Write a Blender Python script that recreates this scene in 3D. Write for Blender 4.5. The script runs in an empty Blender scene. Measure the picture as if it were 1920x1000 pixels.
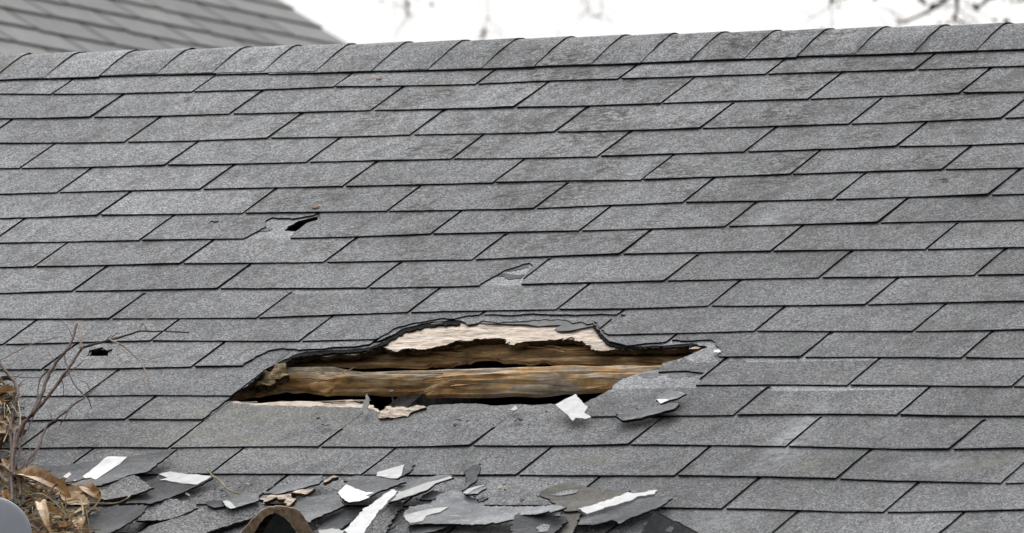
import bpy, bmesh, math, random
import numpy as np
from mathutils import Vector, Matrix, noise
from mathutils.geometry import delaunay_2d_cdt
random.seed(7)
SC = bpy.context.scene
COL = SC.collection
# ------------------------------------------------------------------ frame of the place
# roof plane coordinates: X along the ridge, Y up the slope, H along the slope's normal
RC = np.array([[0.8731887098428089, 0.44697566747908907, -0.1943044767489254],
               [-0.0151212527515793, -0.3736325667841167, -0.9274535313176265],
               [-0.48714764160188007, 0.8127800795540793, -0.3194929069037229]])
TC = np.array([-0.7371373994769378, -0.32890115307624335, 23.769228964045787])
FPX = 23615.807125094776
PITCH = math.radians(23.495)
ORG = np.array([0.0, 0.0, 4.6])
E1 = np.array([1.0, 0, 0]); E2 = np.array([0, math.cos(PITCH), math.sin(PITCH)]); E3 = np.array([0, -math.sin(PITCH), math.cos(PITCH)])
MM = np.stack([E1, E2, E3], axis=1)
CAMP = -RC.T @ TC                                   # camera in plane coordinates
def W(X, Y, H=0.0):
    return Vector(ORG + MM @ np.array([X, Y, H]))
def spot(x, y, h=0.0):                              # measured spot of the photograph -> place on the roof (plane coordinates)
    d = RC.T @ np.array([(x - 960) / FPX, (y - 500) / FPX, 1.0])
    t = (h - CAMP[2]) / d[2]
    p = CAMP + t * d
    return float(p[0]), float(p[1])
def far(x, y, Z):                                   # a place Z metres from the camera
    d = RC.T @ (np.array([(x - 960) / FPX, (y - 500) / FPX, 1.0]) * Z)
    return Vector(ORG + MM @ (CAMP + d))

# ------------------------------------------------------------------ camera
cam_d = bpy.data.cameras.new('camera'); cam = bpy.data.objects.new('camera', cam_d); COL.objects.link(cam)
cx = MM @ RC[0]; cy = MM @ RC[1]; cz = MM @ RC[2]
loc = ORG + MM @ CAMP
cam.matrix_world = Matrix(((cx[0], -cy[0], -cz[0], loc[0]), (cx[1], -cy[1], -cz[1], loc[1]), (cx[2], -cy[2], -cz[2], loc[2]), (0, 0, 0, 1)))
cam_d.sensor_width = 36.0; cam_d.lens = FPX / 1920 * 36.0
cam_d.clip_start = 0.5; cam_d.clip_end = 2000
cam_d.dof.use_dof = True; cam_d.dof.focus_distance = 22.3; cam_d.dof.aperture_fstop = 20.0
SC.camera = cam
# ------------------------------------------------------------------ overcast daylight
SUN_EL, SUN_AZ = math.radians(46.5), math.radians(-32)          # azimuth measured from +Y towards +X
world = bpy.data.worlds.new('World'); SC.world = world; world.use_nodes = True
nt = world.node_tree; nt.nodes.clear()
sky = nt.nodes.new('ShaderNodeTexSky'); sky.sky_type = 'NISHITA'; sky.sun_disc = False
sky.sun_elevation = SUN_EL; sky.sun_rotation = SUN_AZ; sky.air_density = 1.0; sky.dust_density = 6.0; sky.ozone_density = 1.0
hsv = nt.nodes.new('ShaderNodeHueSaturation'); hsv.inputs['Saturation'].default_value = 0.06
bg = nt.nodes.new('ShaderNodeBackground'); bg.inputs['Strength'].default_value = 0.15
wo = nt.nodes.new('ShaderNodeOutputWorld')
nt.links.new(sky.outputs[0], hsv.inputs['Color']); nt.links.new(hsv.outputs[0], bg.inputs['Color']); nt.links.new(bg.outputs[0], wo.inputs['Surface'])
sun_d = bpy.data.lights.new('sun', 'SUN'); sun = bpy.data.objects.new('sun', sun_d); COL.objects.link(sun)
sun_d.energy = 0.5; sun_d.angle = math.radians(40); sun_d.color = (1.0, 0.97, 0.93)
sd = Vector((math.sin(SUN_AZ) * math.cos(SUN_EL), math.cos(SUN_AZ) * math.cos(SUN_EL), math.sin(SUN_EL)))
sun.rotation_euler = sd.to_track_quat('Z', 'Y').to_euler()
SC.view_settings.view_transform = 'Standard'; SC.view_settings.look = 'None'
SC.view_settings.gamma = 1.0; SC.view_settings.use_curve_mapping = False
SC.view_settings.exposure = 0.5

HX0, HX1, YR, YE = -5.0, 6.5, .236, -3.05            # extent of the roof: along the ridge, ridge and eave
HOUSE_AT = ((HX0 + HX1) / 2, W(0, YE).y + 2.6, 0)
# ------------------------------------------------------------------ materials
def mat(name, rough=0.9, spec=0.3):
    m = bpy.data.materials.new(name); m.use_nodes = True
    n = m.node_tree.nodes; b = n['Principled BSDF']
    b.inputs['Roughness'].default_value = rough; b.inputs['Specular IOR Level'].default_value = spec
    tc = n.new('ShaderNodeTexCoord')
    return m, m.node_tree, b, tc
def lk(t, a, b): t.links.new(a, b)
def nz(t, vec, scale, detail=4, rough=.55, dist=0.0):
    x = t.nodes.new('ShaderNodeTexNoise'); x.inputs['Scale'].default_value = scale
    x.inputs['Detail'].default_value = detail; x.inputs['Roughness'].default_value = rough; x.inputs['Distortion'].default_value = dist
    lk(t, vec, x.inputs['Vector']); return x.outputs['Fac']
def mapv(t, vec, sc=(1, 1, 1), rot=(0, 0, 0)):
    x = t.nodes.new('ShaderNodeMapping'); x.inputs['Scale'].default_value = sc; x.inputs['Rotation'].default_value = rot
    lk(t, vec, x.inputs['Vector']); return x.outputs[0]
def ramp(t, fac, stops):
    x = t.nodes.new('ShaderNodeValToRGB'); e = x.color_ramp.elements
    while len(e) < len(stops): e.new(0.5)
    for i, (p, c) in enumerate(stops):
        e[i].position = p; e[i].color = (c if len(c) == 4 else (*c, 1)) if not isinstance(c, (int, float)) else (c, c, c, 1)
    lk(t, fac, x.inputs[0]); return x.outputs[0]
def mix(t, fac, a, b, mode='MIX'):
    x = t.nodes.new('ShaderNodeMix'); x.data_type = 'RGBA'; x.blend_type = mode
    for k, v in ((0, fac), (6, a), (7, b)):
        s = x.inputs[k]
        if isinstance(v, (int, float)): s.default_value = v if k == 0 else (v, v, v, 1)
        elif isinstance(v, tuple): s.default_value = (*v, 1)
        else: lk(t, v, s)
    return x.outputs[2]
def bump(t, b, h, strength, dist):
    x = t.nodes.new('ShaderNodeBump'); x.inputs['Strength'].default_value = strength; x.inputs['Distance'].default_value = dist
    lk(t, h, x.inputs['Height']); lk(t, x.outputs[0], b.inputs['Normal'])
G = lambda v, w=0.0: (v * (1 - w * .5), v, v * (1 + w))
def granule(name, lo, hi, stain=0.5, tint=0.02, vary=0.24, place=False):
    m, t, b, tc = mat(name, 0.95, 0.2)
    v = tc.outputs['Object']
    fine = nz(t, v, 330, 3, .75)
    vor = t.nodes.new('ShaderNodeTexVoronoi'); vor.inputs['Scale'].default_value = 420; lk(t, v, vor.inputs['Vector'])
    sep = t.nodes.new('ShaderNodeSeparateColor'); lk(t, vor.outputs['Color'], sep.inputs[0])
    grain = mix(t, 0.5, fine, sep.outputs[0])
    col = ramp(t, grain, [(0.26, G(lo * .5, tint)), (0.42, G(lo * .92, tint)), (0.58, G(hi * 1.02, tint)), (0.77, G(hi * 1.7, tint))])
    # rain-washed clumps of lost granules and streaks down the slope
    s1 = ramp(t, nz(t, mapv(t, v, (1, .55, .55)), 26, 6, .68), [(0.36, 0.0), (0.48, 0.0), (0.70, 1.0)])
    col = mix(t, s1, col, mix(t, 0.42 * stain * 2, col, G(lo * .45)))
    s2 = ramp(t, nz(t, v, 3.1, 5, .6), [(0.3, 0.78), (0.7, 1.18)])
    col = mix(t, 1.0, col, s2, 'MULTIPLY')
    s3 = ramp(t, nz(t, mapv(t, v, (1, 1.0, 1.0)), 55, 5, .7), [(0.58, 0.0), (0.75, 0.6)])
    col = mix(t, s3, col, G(hi * 1.45, tint))
    s5 = ramp(t, nz(t, v, 150, 3, .7), [(0.63, 0.0), (0.70, 0.75)])
    col = mix(t, s5, col, G(lo * .4))
    if place:
        def blot(cp, rx, ry, soft):                       # an area of changed tone with its own outline
            c = W(*spot(*cp)) - Vector(HOUSE_AT)
            u = t.nodes.new('ShaderNodeVectorMath'); u.operation = 'SUBTRACT'; lk(t, v, u.inputs[0]); u.inputs[1].default_value = c
            w = mapv(t, u.outputs[0], (1 / rx, 1 / ry, 0))
            l = t.nodes.new('ShaderNodeVectorMath'); l.operation = 'LENGTH'; lk(t, w, l.inputs[0])
            return ramp(t, l.outputs['Value'], [(soft, 1.0), (1.0, 0.0)])
        al = nz(t, mapv(t, v, (1, .6, .6)), 34, 7, .72); big = nz(t, v, 5, 4, .6)
        dark = ramp(t, mix(t, .35, al, big), [(.50, 0.0), (.60, .6)])
        area = blot((1330, 190), .95, .85, .1)
        m1 = mix(t, 1.0, dark, area, 'MULTIPLY'); col = mix(t, m1, col, G(lo * .34))
        fl = ramp(t, nz(t, mapv(t, v, (.6, 1, 1)), 85, 5, .75), [(.48, 0.0), (.54, 1.0)])
        cl = ramp(t, nz(t, mapv(t, v, (1, .7, .7)), 9, 4, .6), [(.48, 0.0), (.61, .72)])
        fl = mix(t, 1.0, mix(t, 1.0, fl, cl, 'MULTIPLY'), blot((1320, 190), 1.25, 1.15, .45), 'MULTIPLY')
        col = mix(t, fl, col, (lo * .20, lo * .185, lo * .155))
        for cp, rx, ry, k in (((1500, 800), .045, .14, .55), ((1475, 842), .055, .12, .5), ((1760, 870), .12, .05, .3), ((1350, 975), .09, .07, .3), ((1450, 410), .05, .05, .35)):
            sc = mix(t, 1.0, blot(cp, rx, ry, .0), ramp(t, nz(t, v, 48, 5, .7), [(.38, 0.0), (.62, k * 1.6)]), 'MULTIPLY')
            col = mix(t, sc, col, (hi * 2.1, hi * 2.15, hi * 2.25))
        # base colour lighter towards the left ridge, darker towards the right eave
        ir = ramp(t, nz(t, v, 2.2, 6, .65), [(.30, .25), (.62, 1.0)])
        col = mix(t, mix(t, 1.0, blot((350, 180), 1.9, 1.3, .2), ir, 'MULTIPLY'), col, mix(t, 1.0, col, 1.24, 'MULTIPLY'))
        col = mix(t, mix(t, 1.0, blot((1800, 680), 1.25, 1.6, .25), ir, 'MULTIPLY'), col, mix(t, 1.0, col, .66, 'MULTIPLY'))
        yel = mix(t, 1.0, blot((470, 800), .30, .20, .3), ramp(t, nz(t, v, 20, 4, .6), [(.4, 0.0), (.65, .45)]), 'MULTIPLY')
        col = mix(t, yel, col, (hi * 1.02, hi * .95, hi * .72))
    s4 = ramp(t, nz(t, v, 7, 3, .5), [(0.62, 0.0), (0.8, 0.35)])
    col = mix(t, s4, col, (lo * 1.15, lo * 1.08, lo * .82))
    oi = t.nodes.new('ShaderNodeObjectInfo')
    r = ramp(t, oi.outputs['Random'], [(0, 1 - vary / 2), (1, 1 + vary / 2)])
    col = mix(t, 1.0, col, r, 'MULTIPLY')
    lk(t, col, b.inputs['Base Color']); bump(t, b, grain, 0.5, 0.0018)
    return m
M = {}
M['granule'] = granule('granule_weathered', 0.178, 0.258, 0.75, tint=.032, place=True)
M['fresh'] = granule('granule_fresh', 0.255, 0.35, 0.3, 0.05)
M['torn_top'] = granule('granule_debris', 0.15, 0.26, 0.3)
def flat(name, a, b_, scale=30, rough=.8, spec=.3, bs=0.2, bd=0.001, sc=(1, 1, 1), p=(0.35, 0.65)):
    m, t, b, tc = mat(name, rough, spec)
    f = nz(t, mapv(t, tc.outputs['Object'], sc), scale, 6, .62)
    c = ramp(t, f, [(p[0], a), (p[1], b_)])
    oi = t.nodes.new('ShaderNodeObjectInfo'); r = ramp(t, oi.outputs['Random'], [(0, .84), (1, 1.12)])
    lk(t, mix(t, 1.0, c, r, 'MULTIPLY'), b.inputs['Base Color'])
    if bs: bump(t, b, f, bs, bd)
    return m
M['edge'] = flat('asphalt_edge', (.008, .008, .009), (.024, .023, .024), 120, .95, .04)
M['headlap'] = M['fresh']
def slate(name, lo, hi, tint):
    m, t, b, tc = mat(name, 0.85, 0.08)
    v = tc.outputs['Object']
    f = nz(t, v, 34, 6, .6, .4)
    c = ramp(t, f, [(.3, G(lo, tint)), (.7, G(hi, tint))])
    g = ramp(t, nz(t, v, 260, 3, .7), [(.35, .82), (.65, 1.14)])
    c = mix(t, 1.0, c, g, 'MULTIPLY')
    c = mix(t, ramp(t, nz(t, v, 190, 3, .75), [(.60, 0.0), (.68, .6)]), c, G(hi * 1.9, tint))
    c = mix(t, 1.0, c, ramp(t, nz(t, v, 12, 5, .65), [(.32, .68), (.68, 1.22)]), 'MULTIPLY')
    s = ramp(t, nz(t, mapv(t, v, (1, 3, 1), (0, 0, .6)), 40, 4, .6), [(.60, 0.0), (.66, .55), (.7, 0.0)])
    c = mix(t, s, c, G(hi * 1.9, tint))
    oi = t.nodes.new('ShaderNodeObjectInfo'); r = ramp(t, oi.outputs['Random'], [(0, .85), (1, 1.15)])
    lk(t, mix(t, 1.0, c, r, 'MULTIPLY'), b.inputs['Base Color']); bump(t, b, f, .35, .002)
    return m
M['slate'] = slate('shingle_back', .15, .225, .05)
M['slate_dark'] = slate('shingle_back_dark', .075, .12, .05)
M['slate_light'] = slate('shingle_back_pale', .22, .31, .05)
M['slate_brown'] = slate('shingle_back_brown', .125, .175, -.10)
M['film'] = flat('release_film', (.56, .56, .575), (.72, .72, .73), 60, .6, .2, .25, .001)
M['film_dull'] = flat('release_film_dull', (.34, .35, .345), (.46, .47, .46), 60, .6, .2, .25, .001)
M['felt'] = flat('roofing_felt', (.10, .10, .104), (.16, .16, .165), 25, .8, .3)
def wood(name, stops, scale, stretch=(.10, 1, 1), bs=.6, dirt=0.0, dirtcol=(.03, .02, .012), crack=.75):
    m, t, b, tc = mat(name, 0.85, 0.2)
    v = tc.outputs['Object']
    warp = mix(t, .12, v, nz(t, v, 3.0, 3), 'ADD')
    f = nz(t, mapv(t, warp, stretch), scale, 7, .68, .6)
    c = ramp(t, f, stops)
    f2 = nz(t, mapv(t, v, (stretch[0] * .8, 2.2, 2.2)), scale * 2.6, 4, .6)
    c = mix(t, 1.0, c, ramp(t, f2, [(.38, .5), (.5, 1.0), (.7, 1.12)]), 'MULTIPLY')
    crk = ramp(t, nz(t, mapv(t, v, (stretch[0] * .45, 1.3, 1.3)), scale * 2.0, 3, .5, .8), [(.455, 1.0), (.49, .22), (.515, .22), (.55, 1.0)])
    c = mix(t, crack, c, crk, 'MULTIPLY')
    pt_ = ramp(t, nz(t, mapv(t, v, (.5, 1, 1)), 60, 5, .7), [(.36, .55), (.55, 1.0), (.7, 1.1)])
    c = mix(t, .8 if crack > .5 else .35, c, pt_, 'MULTIPLY')
    if dirt:
        d = ramp(t, nz(t, v, 11, 5, .65), [(.42, 0.0), (.64, dirt)])
        c = mix(t, d, c, dirtcol)
    lk(t, c, b.inputs['Base Color']); bump(t, b, mix(t, .5, f, f2), bs, .004)
    return m
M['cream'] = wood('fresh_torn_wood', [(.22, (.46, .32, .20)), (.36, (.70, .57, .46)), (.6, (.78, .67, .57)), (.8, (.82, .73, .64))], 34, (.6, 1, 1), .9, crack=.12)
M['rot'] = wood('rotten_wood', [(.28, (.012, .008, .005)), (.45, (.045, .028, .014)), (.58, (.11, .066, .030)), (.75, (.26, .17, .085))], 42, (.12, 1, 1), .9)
M['board'] = wood('weathered_board', [(.25, (.10, .055, .025)), (.38, (.54, .27, .10)), (.48, (.80, .48, .20)), (.58, (.72, .60, .46)), (.68, (.54, .47, .40)), (.8, (.82, .70, .53))], 17, (.13, 1, 1), 1.0, .55, crack=.55)
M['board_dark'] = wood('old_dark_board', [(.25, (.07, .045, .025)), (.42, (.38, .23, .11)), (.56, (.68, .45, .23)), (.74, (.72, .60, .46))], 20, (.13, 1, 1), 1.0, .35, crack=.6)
M['fibre'] = wood('fibrous_wood', [(.3, (.06, .04, .018)), (.45, (.30, .21, .11)), (.58, (.54, .44, .28)), (.74, (.72, .63, .45))], 60, (.25, 1, 1), 1.0)
M['rafter'] = flat('grey_rafter', (.05, .048, .046), (.20, .19, .18), 60, .9, .2, .6, .003)
M['twig'] = flat('twig_bark', (.040, .020, .015), (.125, .070, .050), 60, .8, .3, .4, .001)
M['twig_pale'] = flat('twig_pale', (.20, .15, .12), (.36, .29, .24), 60, .8, .3)
M['straw'] = flat('straw', (.22, .17, .08), (.40, .33, .19), 60, .7, .3)
M['leaf'] = flat('dry_leaf', (.22, .10, .035), (.54, .32, .13), 60, .6, .35, .4, .003, (1, .5, 1))
M['leaf_pale'] = flat('dry_leaf_pale', (.40, .25, .13), (.72, .53, .33), 60, .6, .35, .4, .003, (1, .5, 1))
M['leaf_dark'] = flat('dry_leaf_dark', (.05, .026, .012), (.17, .09, .04), 38, .65, .3, .4, .003)
M['metal'] = flat('painted_metal', (.36, .385, .44), (.41, .435, .485), 12, .55, .4, 0)
M['far_shingle'] = flat('far_shingle', (.14, .145, .145), (.205, .21, .206), 14, .9, .2, .3, .004)
M['far_edge'] = flat('far_shingle_edge', (.045, .045, .045), (.075, .075, .07), 30, .9, .2)
M['bark'] = flat('tree_bark', (.07, .06, .055), (.18, .16, .145), 14, .9, .2, .6, .01, (1, 1, .3))
M['wall'] = flat('painted_siding', (.50, .49, .46), (.58, .57, .54), 5, .8, .2)
M['lawn'] = flat('winter_lawn', (.055, .06, .025), (.12, .11, .05), 2.2, .95, .1, .6, .03)

# ------------------------------------------------------------------ object helpers
def tag(o, label=None, cat=None, group=None, kind=None):
    for k, v in (('label', label), ('category', cat), ('group', group), ('kind', kind)):
        if v: o[k] = v
    return o
def empty(name, loc):
    o = bpy.data.objects.new(name, None); COL.objects.link(o); o.location = loc; o.empty_display_size = .2
    return o
def worldloc(o):
    v = Vector(o.location)
    while o.parent: o = o.parent; v += Vector(o.location)
    return v
def mesh_obj(name, verts, faces, mats, idx=None, parent=None, origin=None, smooth=False):
    """verts in world coordinates; origin given for things, parts share their parent's frame"""
    base = worldloc(parent) if parent else Vector((0, 0, 0))
    org = base if origin is None else Vector(origin)
    me = bpy.data.meshes.new(name)
    me.from_pydata([tuple(Vector(v) - org) for v in verts], [], faces)
    for m in (mats if isinstance(mats, (list, tuple)) else [mats]): me.materials.append(m)
    if idx: me.polygons.foreach_set('material_index', idx)
    if smooth: me.polygons.foreach_set('use_smooth', [True] * len(faces))
    me.update()
    o = bpy.data.objects.new(name, me); COL.objects.link(o)
    if parent: o.parent = parent
    o.location = org - base
    return o
def inside(p, poly):
    x, y = p; c = False; n = len(poly); j = n - 1
    for i in range(n):
        xi, yi = poly[i]; xj, yj = poly[j]
        if (yi > y) != (yj > y) and x < (xj - xi) * (y - yi) / (yj - yi) + xi: c = not c
        j = i
    return c
def rough_line(pts, step, amp, seed=0, closed=True):
    """resample a polyline and give it a ragged, torn run"""
    out = []; n = len(pts)
    rng = random.Random(seed)
    for i in range(n if closed else n - 1):
        a = pts[i]; b = pts[(i + 1) % n]
        L = math.hypot(b[0] - a[0], b[1] - a[1]); k = max(1, int(L / step))
        for j in range(k):
            f = j / k; px = a[0] + (b[0] - a[0]) * f; py = a[1] + (b[1] - a[1]) * f
            if amp:
                px += rng.gauss(0, amp); py += rng.gauss(0, amp)
            out.append((px, py))
    if not closed: out.append(pts[-1])
    return out
def plate(name, outline, holes, height, t, mats, parent=None, grid=0.03, origin=None, top=0, side=1, zone=None, under=None):
    """a sheet of thickness t lying over the roof: outline and holes in plane coordinates, height(x, y) is its top"""
    xs = [p[0] for p in outline]; ys = [p[1] for p in outline]
    vs = list(outline); ed = [(i, (i + 1) % len(outline)) for i in range(len(outline))]
    for h in holes:
        b = len(vs); vs += h; ed += [(b + i, b + (i + 1) % len(h)) for i in range(len(h))]
    if grid:
        nx = max(1, int((max(xs) - min(xs)) / grid)); ny = max(1, int((max(ys) - min(ys)) / grid))
        for i in range(nx):
            for j in range(ny):
                p = (min(xs) + (i + .5) * (max(xs) - min(xs)) / nx, min(ys) + (j + .5) * (max(ys) - min(ys)) / ny)
                if inside(p, outline) and not any(inside(p, h) for h in holes): vs.append(p)
    r = delaunay_2d_cdt([Vector(p) for p in vs], ed, [], 0, 1e-6)
    pv = [(v.x, v.y) for v in r[0]]; tris = []
    for f in r[2]:
        c = (sum(pv[i][0] for i in f) / len(f), sum(pv[i][1] for i in f) / len(f))
        if inside(c, outline) and not any(inside(c, h) for h in holes): tris.append(list(f))
    if not tris: return None
    used = sorted({i for f in tris for i in f}); re = {u: i for i, u in enumerate(used)}
    pv = [pv[u] for u in used]; tris = [[re[i] for i in f] for f in tris]
    for f in tris:
        a, b, c = (pv[i] for i in f[:3])
        if (b[0] - a[0]) * (c[1] - a[1]) - (b[1] - a[1]) * (c[0] - a[0]) < 0: f.reverse()
    n = len(pv); V = []
    for x, y in pv: V.append(W(x, y, height(x, y)))
    for x, y in pv: V.append(W(x, y, height(x, y) - t))
    F = []; I = []
    cnt = {}
    for f in tris:
        F.append(tuple(f)); c = (sum(pv[i][0] for i in f) / len(f), sum(pv[i][1] for i in f) / len(f))
        I.append(zone(*c) if zone else top)
        F.append(tuple(i + n for i in reversed(f))); I.append(side if under is None else under)
        for i in range(len(f)): cnt[(f[i], f[(i + 1) % len(f)])] = 1
    for (a, b) in list(cnt):
        if (b, a) not in cnt:
            F.append((b, a, a + n, b + n)); I.append(side)
    if origin == 'own':
        c = sum(V, Vector()) / len(V); z = min(v.z for v in V); origin = (c.x, c.y, z)
    return mesh_obj(name, V, F, mats, I, parent, origin)
def tube(path, radii, sides=6):
    """vertices, faces of a tapered tube along a world path"""
    V = []; F = []; n = len(path)
    for i, p in enumerate(path):
        d = (path[min(i + 1, n - 1)] - path[max(i - 1, 0)]).normalized()
        a = d.cross(Vector((0.3, 0.2, 1))).normalized(); b = d.cross(a)
        r = radii[i] if isinstance(radii, (list, tuple)) else radii
        for k in range(sides):
            th = 2 * math.pi * k / sides; V.append(p + a * (r * math.cos(th)) + b * (r * math.sin(th)))
    for i in range(n - 1):
        for k in range(sides):
            F.append((i * sides + k, i * sides + (k + 1) % sides, (i + 1) * sides + (k + 1) % sides, (i + 1) * sides + k))
    F.append(tuple(range(sides - 1, -1, -1))); F.append(tuple((n - 1) * sides + k for k in range(sides)))
    return V, F
def join(parts):
    V = []; F = []
    for v, f in parts:
        b = len(V); V += v; F += [tuple(i + b for i in q) for q in f]
    return V, F
def smooth_path(pts, k=4):
    out = []
    for i in range(len(pts) - 1):
        p0 = pts[max(i - 1, 0)]; p1 = pts[i]; p2 = pts[i + 1]; p3 = pts[min(i + 2, len(pts) - 1)]
        for j in range(k):
            t = j / k
            out.append(0.5 * ((2 * p1) + (p2 - p0) * t + (2 * p0 - 5 * p1 + 4 * p2 - p3) * t * t + (3 * p1 - p0 - 3 * p2 + p3) * t ** 3))
    out.append(pts[-1]); return out
def box(c0, c1):
    x0, y0, z0 = c0; x1, y1, z1 = c1
    V = [Vector(v) for v in ((x0, y0, z0), (x1, y0, z0), (x1, y1, z0), (x0, y1, z0), (x0, y0, z1), (x1, y0, z1), (x1, y1, z1), (x0, y1, z1))]
    return V, [(3, 2, 1, 0), (4, 5, 6, 7), (0, 1, 5, 4), (1, 2, 6, 5), (2, 3, 7, 6), (3, 0, 4, 7)]

# ------------------------------------------------------------------ the shingle lattice, as laid on the real roof
TAB, EXP, TH = .3048, .127, .0031
SLOTS = {
0: (-.5, [(98, 176), (362, 171), (627, 162), (893, 157), (1162, 147), (1438, 138), (1716, 130)]),
1: (0, [(172, 219), (433, 213), (698, 206), (967, 201), (1240, 193), (1517, 185), (1800, 174)]),
2: (-.5, [None, (235, 266), (504, 258), (772, 252), (1042, 247), (1315, 240), (1593, 232), (1880, 221)]),
3: (0, [(38, 315), (310, 309), (578, 303), (848, 297), (1122, 293), (1399, 284), (1683, 274)]),
4: (.5, [(108, 360), (378, 354), (645, 349), (927, 342), (1203, 337), (1483, 326), (1768, 317)]),
5: (1, [(185, 403), (457, 399), (727, 395), (1003, 390), (1283, 379), (1563, 373), (1855, 365)]),
6: (1.5, [(262, 450), (535, 446), (810, 438), (1087, 432), (1363, 424), (1648, 417)]),
7: (1, [(65, 499), (340, 494), (610, 491), (888, 486), (1165, 476), (1447, 470), (1737, 467)]),
8: (1.5, [(138, 545), (410, 540), (690, 539), (970, 533), (1248, 526), (1537, 520), (1830, 515)]),
9: (2, [(208, 597), (482, 596), (767, 585), (1045, 580), (1330, 573), (1625, 571)]),
10: (1.5, [(8, 645), (283, 638), (563, 639), (848, 632), (1112, 628), (1417, 620), (1713, 621)]),
11: (2, [(79, 692), (361, 687), None, None, (1214, 671), (1505, 669), (1806, 670)]),
12: (2.5, [(157, 742), (437, 742), None, None, (1300, 722), (1592, 722), (1898, 724)]),
13: (3, [(238, 785), None, None, (1062, 781), (1378, 778), (1685, 777)]),
14: (3.5, [(317, 839), (599, 837), (885, 835), (1180, 833), (1475, 836), (1782, 842)]),
15: (4, [(395, 888), (679, 890), (970, 890), (1268, 891), (1570, 897), (1880, 906)]),
16: (6.5, [(1060, 947), (1357, 953), (1660, 960)]),
}
DELTA = {}
for k, (u0, l) in SLOTS.items():
    for i, p in enumerate(l):
        if p:
            X, Y = spot(p[0], p[1]); u = u0 + i
            DELTA[(k, u)] = (X - u * TAB, Y + k * EXP)
def basis(u, k):
    u = (min(max(u, -1), 8.2) - 3.5) / 4.5; k = (min(max(k, -.5), 17) - 8) / 8
    return [1, u, k, u * u, u * k, k * k, u ** 3, u * u * k, u * k * k, k ** 3]
A_ = np.array([basis(u, k) for (k, u) in DELTA]); B_ = np.array(list(DELTA.values()))
COEF = np.linalg.lstsq(A_, B_, rcond=None)[0]
lin = [0, 1, 2, 3, 4, 6]                               # sideways drift: no bend along the slope
COEF[:, 0] = 0; COEF[lin, 0] = np.linalg.lstsq(A_[:, lin], B_[:, 0], rcond=None)[0]
RES = {key: tuple(np.array(d) - np.array(basis(key[1], key[0])) @ COEF) for key, d in DELTA.items()}
def lattice(u, kf):
    d = np.array(basis(u, kf)) @ COEF
    return u * TAB + d[0], -kf * EXP + d[1]
def corner_res(k, u):
    if (k, u) in RES: return RES[(k, u)]
    rng = random.Random(k * 131 + int(u * 2)); return (rng.gauss(0, .003), rng.gauss(0, .002))
def S(poly, h=0.0): return [spot(x, y, h) for x, y in poly]

# tears: for each course the areas that have gone (outlines measured on the roof)
TEAR = {
6: [[(452, 455), (458, 446), (498, 425), (497, 413), (510, 407), (548, 409), (599, 402), (601, 411), (566, 421), (556, 432), (548, 437), (541, 455)],
    [(386, 420), (395, 414), (412, 414), (405, 419), (398, 417)]],
7: [[(531, 433), (541, 424), (560, 414), (596, 406), (597, 413), (570, 424), (556, 434)]],
8: [[(897, 540), (902, 531), (925, 519), (945, 507), (990, 493), (1000, 498), (986, 512), (974, 540)],
    ],
9: [],
10: [[(680, 660), (693, 641), (712, 632), (745, 613), (775, 606), (800, 601), (830, 596), (850, 597), (875, 592), (903, 589), (935, 590), (960, 591), (1000, 588), (1040, 590), (1080, 590), (1120, 589),
      (1173, 590), (1169, 597), (1125, 598), (1115, 603), (1121, 612), (1128, 618), (1142, 628), (1136, 660)]],
11: [[(430, 712), (447, 692), (454, 685), (480, 668), (505, 657), (530, 652), (560, 656), (600, 653), (640, 650), (672, 650), (690, 646), (720, 635), (760, 615), (800, 606), (850, 601), (866, 601), (878, 609), (892, 608), (905, 602), (935, 605), (960, 604), (1000, 601), (1040, 598), (1062, 600), (1075, 606), (1088, 604), (1100, 609), (1112, 606),
      (1118, 612), (1130, 628), (1143, 640), (1175, 647), (1210, 644), (1246, 642), (1264, 637), (1290, 640), (1326, 636), (1338, 640), (1348, 655), (1347, 680), (1352, 712)],
     [(163, 668), (167, 657), (178, 655), (190, 652), (200, 657), (210, 655), (206, 667), (185, 669)]],
12: [[(428, 765), (436, 746), (462, 722), (497, 692), (512, 685), (540, 671), (556, 663), (575, 659), (640, 656), (690, 652), (725, 640), (800, 610), (850, 604), (900, 606), (1000, 605), (1112, 612), (1140, 640), (1180, 650), (1250, 648), (1300, 644),
      (1326, 652), (1302, 662), (1280, 672), (1245, 681), (1240, 690), (1236, 697), (1290, 696), (1321, 699), (1308, 712), (1302, 735), (1300, 765)],
     [(166, 668), (170, 659), (190, 655), (205, 658), (203, 667)]],
13: [[(371, 810), (378, 788), (404, 767), (432, 745), (465, 723), (505, 690), (560, 666), (640, 658), (700, 655), (800, 620), (1000, 610), (1120, 620), (1180, 652), (1300, 650), (1316, 656), (1280, 676), (1245, 690),
      (1200, 701), (1165, 712), (1152, 722), (1145, 735), (1110, 750), (1084, 760), (1078, 768), (1092, 778), (1112, 790), (1108, 812)]],
14: [[(424, 753), (445, 757), (480, 760), (520, 760), (560, 763), (600, 762), (640, 764), (690, 765), (705, 770), (708, 784), (740, 787), (772, 779), (797, 766), (802, 761), (840, 759), (870, 757), (900, 758), (930, 761), (960, 759), (1000, 760), (1040, 758), (1080, 762),
      (1110, 750), (1150, 728), (1165, 714), (1200, 690), (1200, 660), (500, 660), (440, 735)]],
}
def spot_on(k, x, y):
    h = 0.0
    for _ in range(4):
        q = spot(x, y, h); h = -TH / EXP * max(0, q[1] + k * EXP)
    return spot(x, y, h)
TEARP = {k: [rough_line([spot_on(k, *q) for q in p], .009, .0014, seed=k * 7 + i) for i, p in enumerate(v)] for k, v in TEAR.items()}
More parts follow.
